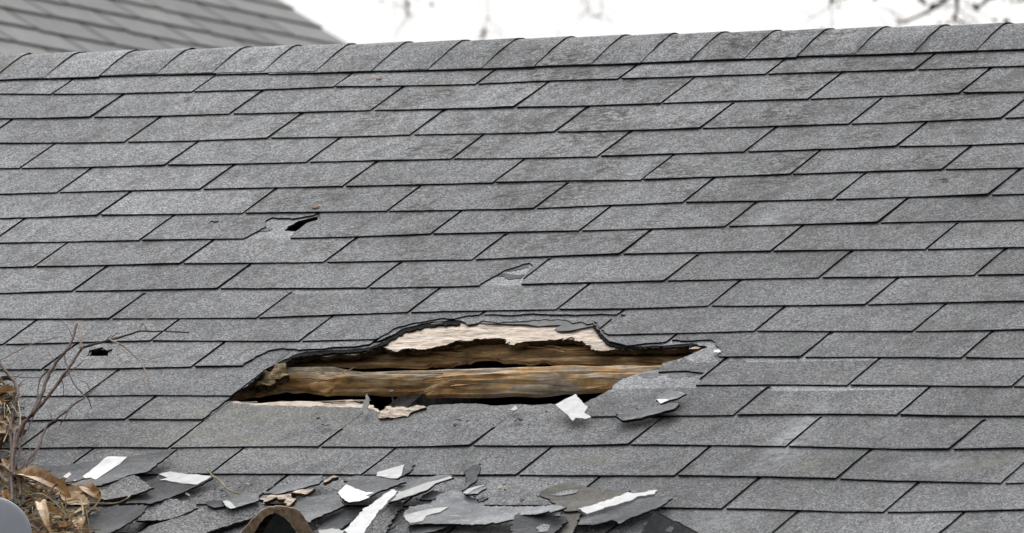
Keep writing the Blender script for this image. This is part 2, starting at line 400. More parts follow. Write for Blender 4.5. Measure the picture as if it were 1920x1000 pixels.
FRESH = {(7, 1), (7, 2), (9, 4), (9, 3), (12, 6.5), (12, 5.5), (13, 6), (13, 7)}   # headlaps laid bare by the tears

# ------------------------------------------------------------------ the house
ridge = W(0, YR); eave = W(0, YE)
house = empty('house', HOUSE_AT)
tag(house, 'house with long grey shingle roof that is broken open by a ragged hole', 'house')
DK = -3 * TH - .0012                                  # top of the wooden deck
DECK_UP = [(428, 752), (446, 737), (470, 718), (505, 694), (535, 681), (560, 671), (590, 667), (615, 669), (640, 664), (665, 665), (690, 660), (718, 650), (735, 660), (749, 660), (762, 655), (772, 656), (795, 655), (817, 649), (838, 646), (856, 640), (875, 641), (895, 636), (920, 636), (945, 635), (952, 644), (958, 648), (975, 643), (994, 640), (1020, 639), (1053, 635), (1075, 636), (1091, 640), (1108, 651), (1118, 656), (1135, 655), (1151, 655), (1190, 656), (1230, 653), (1250, 656), (1265, 655), (1285, 653), (1300, 650), (1322, 651)]
DECK_LOW = [(1300, 668), (1270, 690), (1200, 715), (1140, 745), (1090, 766), (1040, 765), (960, 764), (900, 763), (830, 764), (800, 768), (770, 784), (720, 782), (700, 761), (690, 759), (670, 756), (640, 755), (622, 759), (600, 754), (560, 752), (530, 753), (500, 756), (480, 757), (455, 756), (438, 751)]
deck_hole = rough_line(S(DECK_UP + DECK_LOW, DK), .010, .0013, seed=3)
small_holes = [rough_line(S([(528, 436), (541, 422), (560, 413), (597, 405), (598, 413), (570, 426), (556, 437)], DK), .01, .001),
               rough_line(S([(168, 669), (173, 659), (192, 655), (204, 660), (203, 668)], DK), .01, .001)]
def deck_h(x, y):
    return DK + .0018 * noise.noise(Vector((x * 5, y * 60, 0))) * (1 if -.6 < x < 3.2 else 0)
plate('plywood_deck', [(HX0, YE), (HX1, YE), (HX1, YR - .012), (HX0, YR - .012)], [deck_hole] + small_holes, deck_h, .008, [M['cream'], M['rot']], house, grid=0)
# finely split face of the deck where it is laid bare
def on(path, f):
    n = len(path) - 1; x = f * n; i = min(int(x), n - 1); g = x - i
    return tuple(path[i][j] + (path[i + 1][j] - path[i][j]) * g for j in range(len(path[0])))
face = rough_line(S([(690, 659), (718, 649), (735, 659), (749, 659), (762, 654), (772, 655), (795, 654), (817, 648), (838, 645), (856, 639), (875, 640), (895, 635), (920, 635), (945, 634), (952, 643), (958, 647), (975, 642), (994, 639), (1020, 638), (1053, 634), (1075, 635), (1091, 639), (1108, 650), (1118, 655), (1135, 654), (1151, 654),
        (1156, 640), (1135, 600), (1060, 590), (880, 586), (790, 592), (700, 630)], DK + .002), .005, .0022, seed=11)
def face_h(x, y):
    return DK + .0010 + .0030 * noise.fractal(Vector((x * 11, y * 48, 1.7)), 1, 2, 5) + .0012 * noise.noise(Vector((x * 30, y * 30, 5)))
plate('torn_veneer', face, [], face_h, .0022, [M['cream'], M['rot']], house, grid=.007)
# ragged fibres hanging under the torn edge of the deck
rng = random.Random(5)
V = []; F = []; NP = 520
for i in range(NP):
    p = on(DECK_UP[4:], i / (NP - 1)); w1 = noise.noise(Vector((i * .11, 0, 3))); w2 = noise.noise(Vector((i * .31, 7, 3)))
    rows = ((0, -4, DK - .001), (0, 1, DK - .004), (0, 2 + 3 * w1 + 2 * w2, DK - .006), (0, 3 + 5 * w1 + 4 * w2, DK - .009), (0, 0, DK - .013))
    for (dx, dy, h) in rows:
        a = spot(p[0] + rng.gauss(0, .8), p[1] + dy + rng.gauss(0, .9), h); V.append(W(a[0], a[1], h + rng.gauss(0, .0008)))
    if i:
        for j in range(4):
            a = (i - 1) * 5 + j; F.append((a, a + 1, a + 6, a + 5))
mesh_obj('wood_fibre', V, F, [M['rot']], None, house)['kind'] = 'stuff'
# boards under the deck
def board(name, up, low, d, m, ridge_amp, roll, seed, thick=.007, label=None):
    NX, NY = 240, 26; V = []; F = []
    for i in range(NX):
        f = i / (NX - 1); a = on(up, f); b = on(low, f)
        A = spot(a[0], a[1], d); B = spot(b[0], b[1], d - roll)
        ja = .0025 * noise.noise(Vector((f * 22, seed, 0))); jb = .004 * noise.noise(Vector((f * 25, seed + 4, 0)))
        for j in range(NY):
            g = j / (NY - 1); x = A[0] + (B[0] - A[0]) * g; y = A[1] + ja + (B[1] + jb - A[1] - ja) * g
            h = d - roll * max(0, (g - .45) / .55) ** 2
            h += ridge_amp * noise.fractal(Vector((x * 2.6, y * 75, seed)), 1, 2, 4) + .6 * ridge_amp * noise.noise(Vector((x * 14, y * 130, seed))) - .9 * ridge_amp * max(0, noise.noise(Vector((x * 4, y * 90, seed + 30))) - .15) * 3
            if g == 0: h -= .003
            V.append(W(x, y, h))
    n = NX * NY
    V += [v - Vector(E3) * thick for v in V[:n]]
    for i in range(NX - 1):
        for j in range(NY - 1):
            a = i * NY + j; F.append((a, a + 1, a + NY + 1, a + NY)); F.append((a + n, a + n + NY, a + n + NY + 1, a + n + 1))
        a = i * NY; F.append((a, a + NY, a + NY + n, a + n)); a = i * NY + NY - 1; F.append((a, a + n, a + n + NY, a + NY))
    for e in (0, NX - 1):
        for j in range(NY - 1):
            a = e * NY + j; F.append((a, a + n, a + n + 1, a + 1))
    o = mesh_obj(name, V, F, [m], None, house)
    if label: o['label'] = label
    return o
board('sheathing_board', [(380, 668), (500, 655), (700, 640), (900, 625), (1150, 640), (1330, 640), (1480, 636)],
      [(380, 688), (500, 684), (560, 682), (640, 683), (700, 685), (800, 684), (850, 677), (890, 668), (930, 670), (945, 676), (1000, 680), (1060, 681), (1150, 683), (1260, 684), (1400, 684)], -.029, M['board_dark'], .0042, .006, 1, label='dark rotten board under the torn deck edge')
board('sheathing_board', [(380, 697), (470, 690), (540, 688), (600, 689), (700, 693), (800, 694), (870, 693), (900, 689), (1000, 688), (1120, 685), (1180, 684), (1260, 681), (1400, 676)],
      [(380, 744), (430, 744), (480, 738), (520, 731), (560, 731), (600, 733), (612, 737), (650, 733), (700, 734), (760, 731), (795, 733), (800, 740), (900, 738), (1000, 736), (1080, 732), (1150, 729), (1280, 724), (1400, 724)], -.026, M['board'], .0042, .022, 9, label='brown weathered board across the middle of the hole')
rng = random.Random(77)
for i in range(26):                                    # long splinters standing off the broken wood
    if i < 12: px = rng.uniform(560, 1180); py = rng.uniform(650, 664); d = DK - .012
    elif i < 20: px = rng.uniform(540, 1180); py = rng.uniform(692, 736); d = -.0215
    else: px = rng.uniform(450, 720); py = rng.uniform(751, 756); d = DK + .001
    X, Y = spot(px, py, d); L = rng.uniform(.02, .075); up = rng.uniform(.001, .008) if i < 20 else .002
    a = W(X, Y, d); b = W(X + L * rng.choice((-1, 1)), Y + rng.gauss(0, .004), d + up)
    v, fc = tube([a, (a + b) / 2 + Vector(E3) * rng.gauss(0, .001), b], [rng.uniform(.001, .002), .001, .0003], 4)
    mesh_obj('splinter', v, fc, [M['cream'] if i >= 20 else M['board']], None, house)
def mat_patch(k, pl, m):
    c = [spot_on(k, *q) for q in pl]
    plate('bare_mat_patch', rough_line(c, .006, .0009, k + len(pl)), [], lambda x, y: -TH / EXP * max(0, y + k * EXP) + .0009 + .0004 * noise.noise(Vector((x * 60, y * 60, 0))), .0007, [M[m], M[m]], house, grid=.02)
for k, pl, m in ((9, [(931, 519), (945, 514), (962, 516), (985, 516), (976, 523), (952, 525), (946, 520)], 'slate_dark'), (9, [(944, 507), (965, 500), (988, 497), (992, 501), (972, 507), (955, 510)], 'slate'),
                 (13, [(1198, 704), (1212, 700), (1236, 700), (1240, 705), (1225, 710), (1206, 709)], 'slate'), (13, [(1254, 703), (1262, 699), (1280, 700), (1284, 706), (1270, 711), (1256, 709)], 'slate'), (13, [(1286, 701), (1306, 700), (1300, 707), (1288, 707)], 'slate'),
                 (7, [(487, 431), (500, 428), (512, 430), (500, 435), (488, 435)], 'slate')):
    mat_patch(k, pl, m)
for px, py in ((822, 700), (200, 700), (1480, 700)):
    X, Y = spot(px, py, -.075)
    V = [W(X + a, b, c) for a in (-.021, .021) for b in (YE + .05, YR - .1) for c in (-.16, -.073)]
    mesh_obj('rafter', V, [(0, 1, 3, 2), (4, 6, 7, 5), (0, 4, 5, 1), (2, 3, 7, 6), (1, 5, 7, 3), (0, 2, 6, 4)], [M['rafter']], None, house)
for (px, py, l) in ((737, 755, .05), (846, 688, .03)):
    X, Y = spot(px, py, -.06); V, F = tube([W(X, Y, -.09), W(X, Y + .002, -.09 + l)], .0016, 6)
    Vh, Fh = tube([W(X, Y + .002, -.09 + l), W(X, Y + .002, -.0885 + l)], .0042, 8)
    V, F = join([(V, F), (Vh, Fh)])
    mesh_obj('nail', V, F, [M['rafter']], None, house)
# felt sheet
felt = S([(x, y) for x, y in [(800, 592), (1000, 586), (1140, 588), (1121, 610), (1104, 613), (1090, 616), (1065, 621), (1046, 621), (1040, 617), (1052, 610), (1030, 610), (1010, 612), (985, 608), (955, 608), (905, 607), (885, 606), (870, 602), (830, 606), (800, 610)]], -.0064)
plate('felt_paper', rough_line(felt, .008, .0006, 2), [], lambda x, y: -.0064 + .0005 * noise.noise(Vector((x * 12, y * 12, 0))), .0011, [M['felt'], M['edge']], house, grid=.02)

# black mat strip added to deepen the torn layers' shadow along the upper rim
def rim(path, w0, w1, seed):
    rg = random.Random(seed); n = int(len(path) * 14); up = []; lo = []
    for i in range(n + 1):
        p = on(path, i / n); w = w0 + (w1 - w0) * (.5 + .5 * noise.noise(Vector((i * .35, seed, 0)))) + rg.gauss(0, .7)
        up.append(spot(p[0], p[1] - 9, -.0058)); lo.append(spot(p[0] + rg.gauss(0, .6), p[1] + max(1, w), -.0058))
    plate('rim_shadow_strip', up + lo[::-1], [], lambda x, y: -.0060 + .0010 * noise.noise(Vector((x * 50, y * 90, seed))), .0028, [M['edge'], M['edge']], house, grid=.012)
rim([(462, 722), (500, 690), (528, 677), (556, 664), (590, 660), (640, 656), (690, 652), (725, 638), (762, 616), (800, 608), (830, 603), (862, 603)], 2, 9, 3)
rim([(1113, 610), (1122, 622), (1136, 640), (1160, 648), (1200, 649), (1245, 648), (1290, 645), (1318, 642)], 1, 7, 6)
# courses of shingles
def tab(k, u, parent):
    r0 = corner_res(k, u); r1 = corner_res(k, u + 1)
    rng = random.Random(k * 977 + int(u * 2) * 31)
    lift0, lift1 = max(0, rng.gauss(0, .0010)), max(0, rng.gauss(0, .0010))
    sag = rng.gauss(0, .0017); gap = .0040 * rng.uniform(.6, 1.35); gap2 = .0006
    L = min(2.0 * EXP + .004, YR - .018 + k * EXP)
    slot = EXP * (0.62 if k == 14 and 3 < u < 6 else 1.0) + .004
    def pos(s, w):
        kf = k - w / EXP
        a = lattice(u + s, kf); fade = 1.0
        x = a[0] + (r0[0] * (1 - s) + r1[0] * s) * fade; y = a[1] + (r0[1] * (1 - s) + r1[1] * s) * fade
        return x, y
    out = []
    NB = 22
    for i in range(NB + 1):
        s = i / NB; x, y = pos(s, 0)
        g = gap if i == 0 else (-gap if i == NB else 0)
        y += sag * math.sin(math.pi * s) + .0010 * noise.noise(Vector((x * 26, k * 3.3, 1))) + .0011 * noise.noise(Vector((x * 140, k * 3.3, 4)))
        out.append((x + g, y))
    for i in range(1, 9):
        w = slot * i / 8; x, y = pos(1, w); out.append((x - gap + .0011 * noise.noise(Vector((k * 5.1 + u, w * 60, 2))), y))
    x, y = pos(1, slot + .0005); out.append((x - gap2, y))
    x, y = pos(1, L); out.append((x - gap2, y))
    x, y = pos(0, L); out.append((x + gap2, y))
    x, y = pos(0, slot + .0005); out.append((x + gap2, y))
    for i in range(8, 0, -1):
        w = slot * i / 8; x, y = pos(0, w); out.append((x + gap + .0011 * noise.noise(Vector((k * 5.1 + u - 1, w * 60, 9))), y))
    yb0 = pos(0, 0)[1]; yb1 = pos(1, 0)[1]; x0 = pos(0, 0)[0]; x1 = pos(1, 0)[0]
    def height(x, y):
        s = min(max((x - x0) / (x1 - x0), 0), 1); w = max(0, y - (yb0 * (1 - s) + yb1 * s))
        f = max(0, 1 - w / EXP) ** 2
        return -TH / EXP * w + (lift0 * (1 - s) ** 3 + lift1 * s ** 3) * f + .0006 * noise.noise(Vector((x * 9, y * 14, k)))
    zone = None
    if (k, u) in FRESH:
        def zone(x, y):
            s = (x - x0) / (x1 - x0); return 2 if y - (yb0 * (1 - s) + yb1 * s) > EXP - .006 else 0
    bb = (min(p[0] for p in out), max(p[0] for p in out), min(p[1] for p in out), max(p[1] for p in out))
    holes = [h for h in TEARP.get(k, []) if not (max(p[0] for p in h) < bb[0] or min(p[0] for p in h) > bb[1] or max(p[1] for p in h) < bb[2] or min(p[1] for p in h) > bb[3])]
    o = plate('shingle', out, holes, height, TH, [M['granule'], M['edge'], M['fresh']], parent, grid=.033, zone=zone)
    if o and any(inside(((p[0]), (p[1])), out) for h in holes for p in h): o['label'] = 'torn and partly missing shingle'
    return o
LIM = {}
for k in range(0, 20):
    u0 = (0.5 if k % 2 == 0 else 0) + math.floor(-1.2 + .25 * k) - 1
    LIM[k] = (u0, u0 + 11)
    for i in range(11): tab(k, u0 + i, house)
# the rest of the slope, outside the photograph
V = []; F = []; I = []
for k in range(0, 25):
    row = []
    if k in LIM:
        row = [(HX0, lattice(LIM[k][0], k)[0] - .003), (lattice(LIM[k][1], k)[0] + .003, HX1)]
    else: row = [(HX0, HX1)]
    for (xa, xb) in row:
        n = max(1, round((xb - xa) / TAB)); off = 0
        for i in range(n):
            a = xa + (xb - xa) * i / n + .003; b = xa + (xb - xa) * (i + 1) / n - .003
            ya = lattice(-1 if b < 0 else 8, k)[1]; bs = len(V)
            for (x, y, h) in ((a, ya, 0), (b, ya, 0), (b, min(ya + 2 * EXP, YR - .02), -2 * TH), (a, min(ya + 2 * EXP, YR - .02), -2 * TH)): V.append(W(x, y, h))
            for (x, y, h) in ((a, ya, -TH), (b, ya, -TH), (b, min(ya + 2 * EXP, YR - .02), -3 * TH), (a, min(ya + 2 * EXP, YR - .02), -3 * TH)): V.append(W(x, y, h))
            F += [tuple(bs + q for q in f) for f in ((0, 1, 2, 3), (4, 7, 6, 5), (0, 4, 5, 1), (1, 5, 6, 2), (2, 6, 7, 3), (3, 7, 4, 0))]; I += [0, 1, 1, 1, 1, 1]
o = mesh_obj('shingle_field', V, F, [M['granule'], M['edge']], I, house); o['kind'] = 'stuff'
# ridge shingles: bent over the ridge, each lapping the next one on its right
RB = [(-20, 151), (83, 144), (183, 143), (293, 137), (397, 135), (492, 133), (590, 133), (695, 132), (802, 129), (903, 127), (1000, 124), (1107, 119), (1198, 117), (1293, 113), (1395, 108), (1493, 106), (1603, 100), (1713, 98), (1833, 93), (1950, 89)]
RBX = [spot(x, y, .004) for x, y in RB]
step = .1165
for i in range(5): RBX.insert(0, (RBX[0][0] - step, RBX[0][1])); RBX.append((RBX[-1][0] + step, RBX[-1][1]))
rw = W(0, YR, 0)
def ridge_section(ylow):
    """profile (distance from the ridge along the section) -> world y, z, from the front edge over the top to the back"""
    R = .080; L = YR - ylow; tn = R * math.tan(PITCH)
    pts = []
    for i in range(7): s = L - (L - tn) * i / 6; pts.append((-s * math.cos(PITCH), -s * math.sin(PITCH), (-math.sin(PITCH), math.cos(PITCH))))
    cyy, czz = 0.0, -R / math.cos(PITCH)
    for i in range(1, 12):
        a = PITCH - 2 * PITCH * i / 12; n = (-math.sin(a), math.cos(a)); pts.append((cyy + n[0] * R, czz + n[1] * R, n))
    for i in range(7): s = tn + (.13 - tn) * i / 6; pts.append((s * math.cos(PITCH), -s * math.sin(PITCH), (math.sin(PITCH), math.cos(PITCH))))
    return pts
for c in range(1, len(RBX)):
    xr = RBX[c][0]; xl = RBX[c - 1][0] - .10; rng = random.Random(c)
    skew = rng.gauss(0, .004); yl = RBX[c][1] + rng.gauss(0, .0008); yl2 = RBX[c - 1][1]
    top = []; bot = []
    NX = 6
    for i in range(NX + 1):
        f = i / NX; x = xl + (xr - xl) * f
        sec = ridge_section(yl + (1 - f) * (yl2 - yl) * .5 + .0006 * noise.noise(Vector((x * 40, 2, c))))
        for q, (y, z, n) in enumerate(sec):
            lift = (.0012 + .0022 * f) + min(1, q / 4) * (.0022 + .0030 * f) + (.0012 * f * noise.noise(Vector((q * .4, c, 0))))
            g = q / len(sec); wob = .0012 * noise.noise(Vector((q * .8, c * 3, 1))) * (f > .9) + (skew * (g - .3) + (.010 * math.sin(min(g / .62, 1) * math.pi) * 0)) * f
            P = Vector((x + wob, rw.y + y + n[0] * lift, rw.z + z + n[1] * lift + .0035 * min(max(x - 1, -2), 2) * min(1, q / 8))); top.append(P)
            bot.append(P - Vector((0, n[0], n[1])) * .0055)
    ns = len(sec); n = len(top); V = top + bot; F = []; I = []
    for i in range(NX):
        for q in range(ns - 1):
            a = i * ns + q; F.append((a, a + ns, a + ns + 1, a + 1)); I.append(0); F.append((a + n, a + n + 1, a + n + ns + 1, a + n + ns)); I.append(1)
        a = i * ns; F.append((a, a + n, a + n + ns, a + ns)); I.append(1)
        a = i * ns + ns - 1; F.append((a, a + ns, a + n + ns, a + n)); I.append(1)
    for e in (0, NX):
        for q in range(ns - 1):
            a = e * ns + q; F.append((a, a + 1, a + n + 1, a + n) if e == 0 else (a, a + n, a + n + 1, a + 1)); I.append(1)
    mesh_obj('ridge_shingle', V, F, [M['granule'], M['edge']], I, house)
# rear slope, walls, gables and attic floor
by = 2 * rw.y - eave.y
V = [Vector((HX0, rw.y + .012, rw.z - .012)), Vector((HX1, rw.y + .012, rw.z - .012)), Vector((HX1, by, eave.z - .012)), Vector((HX0, by, eave.z - .012))]
V += [v - Vector((0, 0, .04)) for v in V]
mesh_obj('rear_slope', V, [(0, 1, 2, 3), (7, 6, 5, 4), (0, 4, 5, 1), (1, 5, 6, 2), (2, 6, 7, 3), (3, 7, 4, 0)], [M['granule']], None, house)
y0, y1 = eave.y + .25, by - .25; zt = eave.z + .07
for nm, a, b in (('front_wall', (HX0 + .2, y0, 0), (HX1 - .2, y0 + .12, zt - .03)), ('rear_wall', (HX0 + .2, y1 - .12, 0), (HX1 - .2, y1, zt - .03)),
                 ('side_wall', (HX0 + .2, y0 + .12, 0), (HX0 + .32, y1 - .12, zt - .03)), ('side_wall', (HX1 - .32, y0 + .12, 0), (HX1 - .2, y1 - .12, zt - .03)),
                 ('attic_floor', (HX0 + .33, y0 + .13, zt - .13), (HX1 - .33, y1 - .13, zt - .06))):
    v, f = box(a, b); mesh_obj(nm, v, f, [M['wall'] if 'wall' in nm else M['rafter']], None, house)
for xg in (HX0 + .2, HX1 - .32):
    pr = [(y0, zt - .03), (y1, zt - .03), (rw.y, rw.z - .09)]
    V = [Vector((xg, y, z)) for y, z in pr] + [Vector((xg + .12, y, z)) for y, z in pr]
    mesh_obj('gable_wall', V, [(0, 2, 1), (3, 4, 5), (0, 1, 4, 3), (1, 2, 5, 4), (2, 0, 3, 5)], [M['wall']], None, house)
v, f = box((HX0, eave.y - .02, eave.z - .19), (HX1, eave.y + .005, eave.z - .022)); mesh_obj('fascia_board', v, f, [M['wall']], None, house)
v, f = box((HX0, eave.y + .006, eave.z - .19), (HX1, y0 - .002, eave.z - .175)); mesh_obj('soffit', v, f, [M['wall']], None, house)

# ------------------------------------------------------------------ ground
V = []; F = []; NG = 24
for i in range(NG + 1):
    for j in range(NG + 1):
        x = -400 + 800 * i / NG; y = -400 + 800 * j / NG; V.append(Vector((x, y, 0)))
for i in range(NG):
    for j in range(NG):
        a = i * (NG + 1) + j; F.append((a, a + NG + 1, a + NG + 2, a + 1))
tag(mesh_obj('ground', V, F, [M['lawn']]), kind='structure')

# ------------------------------------------------------------------ the roof behind, upper left
def camdir(a, b, c):      # a right, b away (level), c up, in the photographer's level frame
    r = Vector(cx); r.z = 0; r.normalize(); u = Vector((0, 0, 1)); d = u.cross(r)
    return r * a + d * b + u * c
P2 = math.radians(33)
r2 = camdir(.22, .9755, 0); d2 = camdir(.9755 * math.cos(P2), -.22 * math.cos(P2), -math.sin(P2)); n2 = r2.cross(d2)
if n2.z < 0: n2 = -n2
E2p = far(663, 88, 44.0)
neigh = empty('neighbouring_house', (E2p.x - 3, E2p.y - 4, 0))
tag(neigh, 'second house behind the ridge with blurred grey roof rising at upper left', 'house')
EX2, TW2, T2 = .128, .92, .0075
for row in range(-7, 11):
    for colm in range(0, 8):
        off = (row % 3) * .33
        a = -(colm * TW2 + off); b = a - TW2 + .038
        a = min(a, 0)
        base = -row * EX2
        V = []
        jr = random.Random(row * 50 + colm); dj = jr.gauss(0, .004)
        if colm == 0: a = 0.0
        cc = []
        for (s, q, h) in ((a, base + dj, 0), (b, base + dj, 0), (b, base - EX2 * 1.06, -T2 * 1.06), (a, base - EX2 * 1.06, -T2 * 1.06)):
            cc.append(E2p + r2 * s + d2 * q + n2 * h)
        V = cc + [v - n2 * T2 for v in cc]
        mesh_obj('shingle', V, [(0, 3, 2, 1), (4, 5, 6, 7), (0, 1, 5, 4), (1, 2, 6, 5), (2, 3, 7, 6), (3, 0, 4, 7)], [M['far_shingle'], M['far_edge']], [0, 1, 1, 1, 1, 1], neigh)
def slab(c, th, name, m):
    V = c + [v - n2 * th for v in c]
    mesh_obj(name, V, [(0, 3, 2, 1), (4, 5, 6, 7), (0, 1, 5, 4), (1, 2, 6, 5), (2, 3, 7, 6), (3, 0, 4, 7)], [m], None, neigh)
h0 = -2.1 * T2 - .003
slab([E2p + r2 * s + d2 * q + n2 * h0 for s, q in ((-.02, .85), (-7.2, .85), (-7.2, -1.5), (-.02, -1.5))], .02, 'roof_deck', M['rafter'])
top2 = E2p + d2 * -1.5; low2 = E2p + d2 * .85
hd = Vector((d2.x, d2.y, 0)).normalized()
wv = lambda s, off, z: Vector((low2.x, low2.y, 0)) + r2 * s + hd * off + Vector((0, 0, z))
V = [wv(s, o_, z) for s in (-7.0, -.3) for o_ in (-3.4, -.2) for z in (0, low2.z - .1)]
mesh_obj('wall', V, [(0, 1, 3, 2), (4, 6, 7, 5), (0, 4, 5, 1), (2, 3, 7, 6), (1, 5, 7, 3)], [M['wall']], None, neigh)
zz = top2.z - .05
V = [wv(s, o_, z) for s in (-7.2, -.02) for o_, z in ((-1.97, zz), (-4.0, zz - 1.5), (-4.0, zz - 1.54), (-1.97, zz - .06))]
mesh_obj('rear_slope', V, [(0, 4, 5, 1), (1, 5, 6, 2), (2, 6, 7, 3), (3, 7, 4, 0), (0, 1, 2, 3), (4, 7, 6, 5)], [M['far_shingle']], None, neigh)
V = [wv(s, o_, z) for s in (-6.9, -.32) for o_, z in ((-3.4, low2.z - .1), (-.2, low2.z - .1), (-1.95, zz - .1))]
mesh_obj('gable_wall', V, [(0, 1, 2), (3, 5, 4), (0, 3, 4, 1), (1, 4, 5, 2), (2, 5, 3, 0)], [M['wall']], None, neigh)

# ------------------------------------------------------------------ bare trees beyond the ridge, twig ends reaching into view
def leaf_mesh(c, ax, up, L, Wd, curl, cup, n=6):
    """a pointed leaf: midrib along ax, bent by curl, folded by cup"""
    ax = ax.normalized(); sd = ax.cross(up).normalized(); up = sd.cross(ax).normalized()
    V = []; F = []
    p = Vector(c); ang = -curl / 2
    for i in range(n + 1):
        f = i / n; w = Wd * .5 * math.sin(math.pi * min(1, f * .94 + .03)) ** .8
        d = ax * math.cos(ang) + up * math.sin(ang); nn = -ax * math.sin(ang) + up * math.cos(ang)
        V += [p + sd * w + nn * (cup * w), p + nn * 0, p - sd * w + nn * (cup * w * .8)]
        p = p + d * (L / n); ang += curl / n
    for i in range(n):
        a = i * 3; F += [(a, a + 1, a + 4, a + 3), (a + 1, a + 2, a + 5, a + 4)]
    V = [v + Vector((noise.noise(v * 70), noise.noise(v * 70 + Vector((9, 0, 0))), noise.noise(v * 70 + Vector((0, 9, 0))))) * (Wd * .16) for v in V]
    m = len(V); V += [v - up * .0006 for v in V]; F += [tuple(m + q for q in reversed(f)) for f in F]
    return V, F
def tree(base_px, Z, top_z, limbs, leaves, label, lean=0.3):
    b = far(base_px, 300, Z); g = Vector((b.x, b.y, 0))
    t = empty('bare_tree', g); tag(t, label, 'tree', 'bare trees beyond the ridge')
    tp = [g, g + Vector((.05, .05, top_z * .35)), g + Vector((-.08, .1, top_z * .7)), g + Vector((.05, 0, top_z))]
    v, f = tube(smooth_path(tp, 5), [.17 - .12 * i / 15 for i in range(16)], 10); mesh_obj('trunk', v, f, [M['bark']], None, t, smooth=True)
    for li, pts in enumerate(limbs):
        path = [far(x, y, z) for x, y, z in pts[1:]]
        st = g + Vector((0, 0, top_z * pts[0]))
        path = smooth_path([st] + path, 6); n = len(path)
        r0 = (.020 if len(pts) > 4 else .016) * (1 if base_px > 0 else .3)
        v, f = tube(path, [max(.002 if base_px > 0 else .0012, r0 * (1 - i / (n - 1)) ** .9 + (.002 if base_px > 0 else .0008)) for i in range(n)], 6)
        parts = [(v, f)]
        rng = random.Random(li * 17 + int(base_px))
        for q in range(int(n * .45), n):
            for rep in range(1):
                if rng.random() < .75:
                    s = path[q]; d = Vector((rng.gauss(0, 1), rng.gauss(0, 1), rng.gauss(-.2, .9))).normalized() * rng.uniform(.05, .20)
                    k_ = .0016 if base_px > 0 else .0010; m_ = s + d * .5 + Vector((rng.gauss(0, .01), 0, rng.gauss(0, .015)))
                    parts.append(tube([s, m_, s + d], [k_ * 1.4, k_, k_ * .6], 4))
                    e = Vector((rng.gauss(0, 1), rng.gauss(0, 1), rng.gauss(0, 1))).normalized() * d.length * .5
                    parts.append(tube([m_, m_ + e], [k_ * .8, k_ * .5], 4))
        v, f = join(parts); mesh_obj('limb', v, f, [M['bark']], None, t)
    for (x, y, L, a) in leaves:
        L *= 1.7 if base_px > 0 else 1.2; c = far(x, y, Z + random.gauss(0, .25)); ax = camdir(math.cos(a), .3, math.sin(a)); 
        v, f = leaf_mesh(c, ax, camdir(.3, -1, .3), L, L * .55, 1.3, .5)
        mesh_obj('leaf', v, f, [M['leaf_dark']], None, t)
    return t
tree(2300, 46, 7.2, [
    (.55, (2150, -260, 46), (1950, -120, 46), (1800, -20, 46), (1740, 22, 46), (1685, 44, 46)),
    (.62, (2120, -300, 46), (1980, -140, 46), (1900, -40, 46), (1848, 2, 46), (1828, 24, 46)),
    (.66, (2100, -330, 46), (1880, -190, 46), (1800, -60, 46), (1795, 10, 46), (1788, 44, 46)),
    (.5, (2200, -180, 46), (2050, -60, 46), (1960, -10, 46), (1900, 5, 46)),
    (.7, (2000, -380, 46), (1700, -220, 46), (1590, -80, 46), (1562, -10, 46), (1556, 12, 46)),
    ], [(1742, 16, .020, .7), (1736, 12, .018, 1.9), (1690, 42, .016, 2.6), (1706, 38, .012, .5), (1788, 38, .018, 1.2), (1782, 44, .014, 2.8), (1828, 20, .02, 1.4), (1820, 14, .014, .2), (1556, 6, .014, 1.1), (1635, 0, .016, .3), (1720, 0, .02, .1), (1880, 41, .02, .2), (1870, 40, .014, 2.6), (1850, 3, .016, 1.5), (1757, 44, .012, 0.2), (1538, 55, .010, .4), (1700, 45, .012, 1.2)],
    'bare tree with a few dead leaves hanging down at the upper right')
tree(-700, 52, 8.6, [
    (.6, (-200, -460, 52), (500, -380, 52), (980, -160, 52), (1096, -10, 52), (1102, 22, 52)),
    (.65, (-200, -520, 52), (560, -400, 52), (1080, -120, 52), (1126, 8, 52), (1120, 32, 52)),
    (.7, (-200, -560, 52), (300, -400, 52), (660, -160, 52), (745, -40, 52), (762, 12, 52), (766, 34, 52)),
    (.75, (-200, -600, 52), (500, -420, 52), (850, -180, 52), (912, -10, 52), (906, 60, 52)),
    ], [(763, 15, .030, 1.3), (768, 30, .022, 2.1), (807, 13, .022, 1.0), (815, 24, .012, 2.2), (906, 68, .030, 1.25), (899, 72, .022, .3), (913, 36, .014, .8), (1044, 63, .012, .6), (710, 2, .02, .2), (780, 1, .014, .4), (1121, 32, .014, 2.0), (1098, 22, .012, 1.2), (895, 4, .012, .2)],
    'bare tree with thin drooping twigs against the white sky above the ridge')

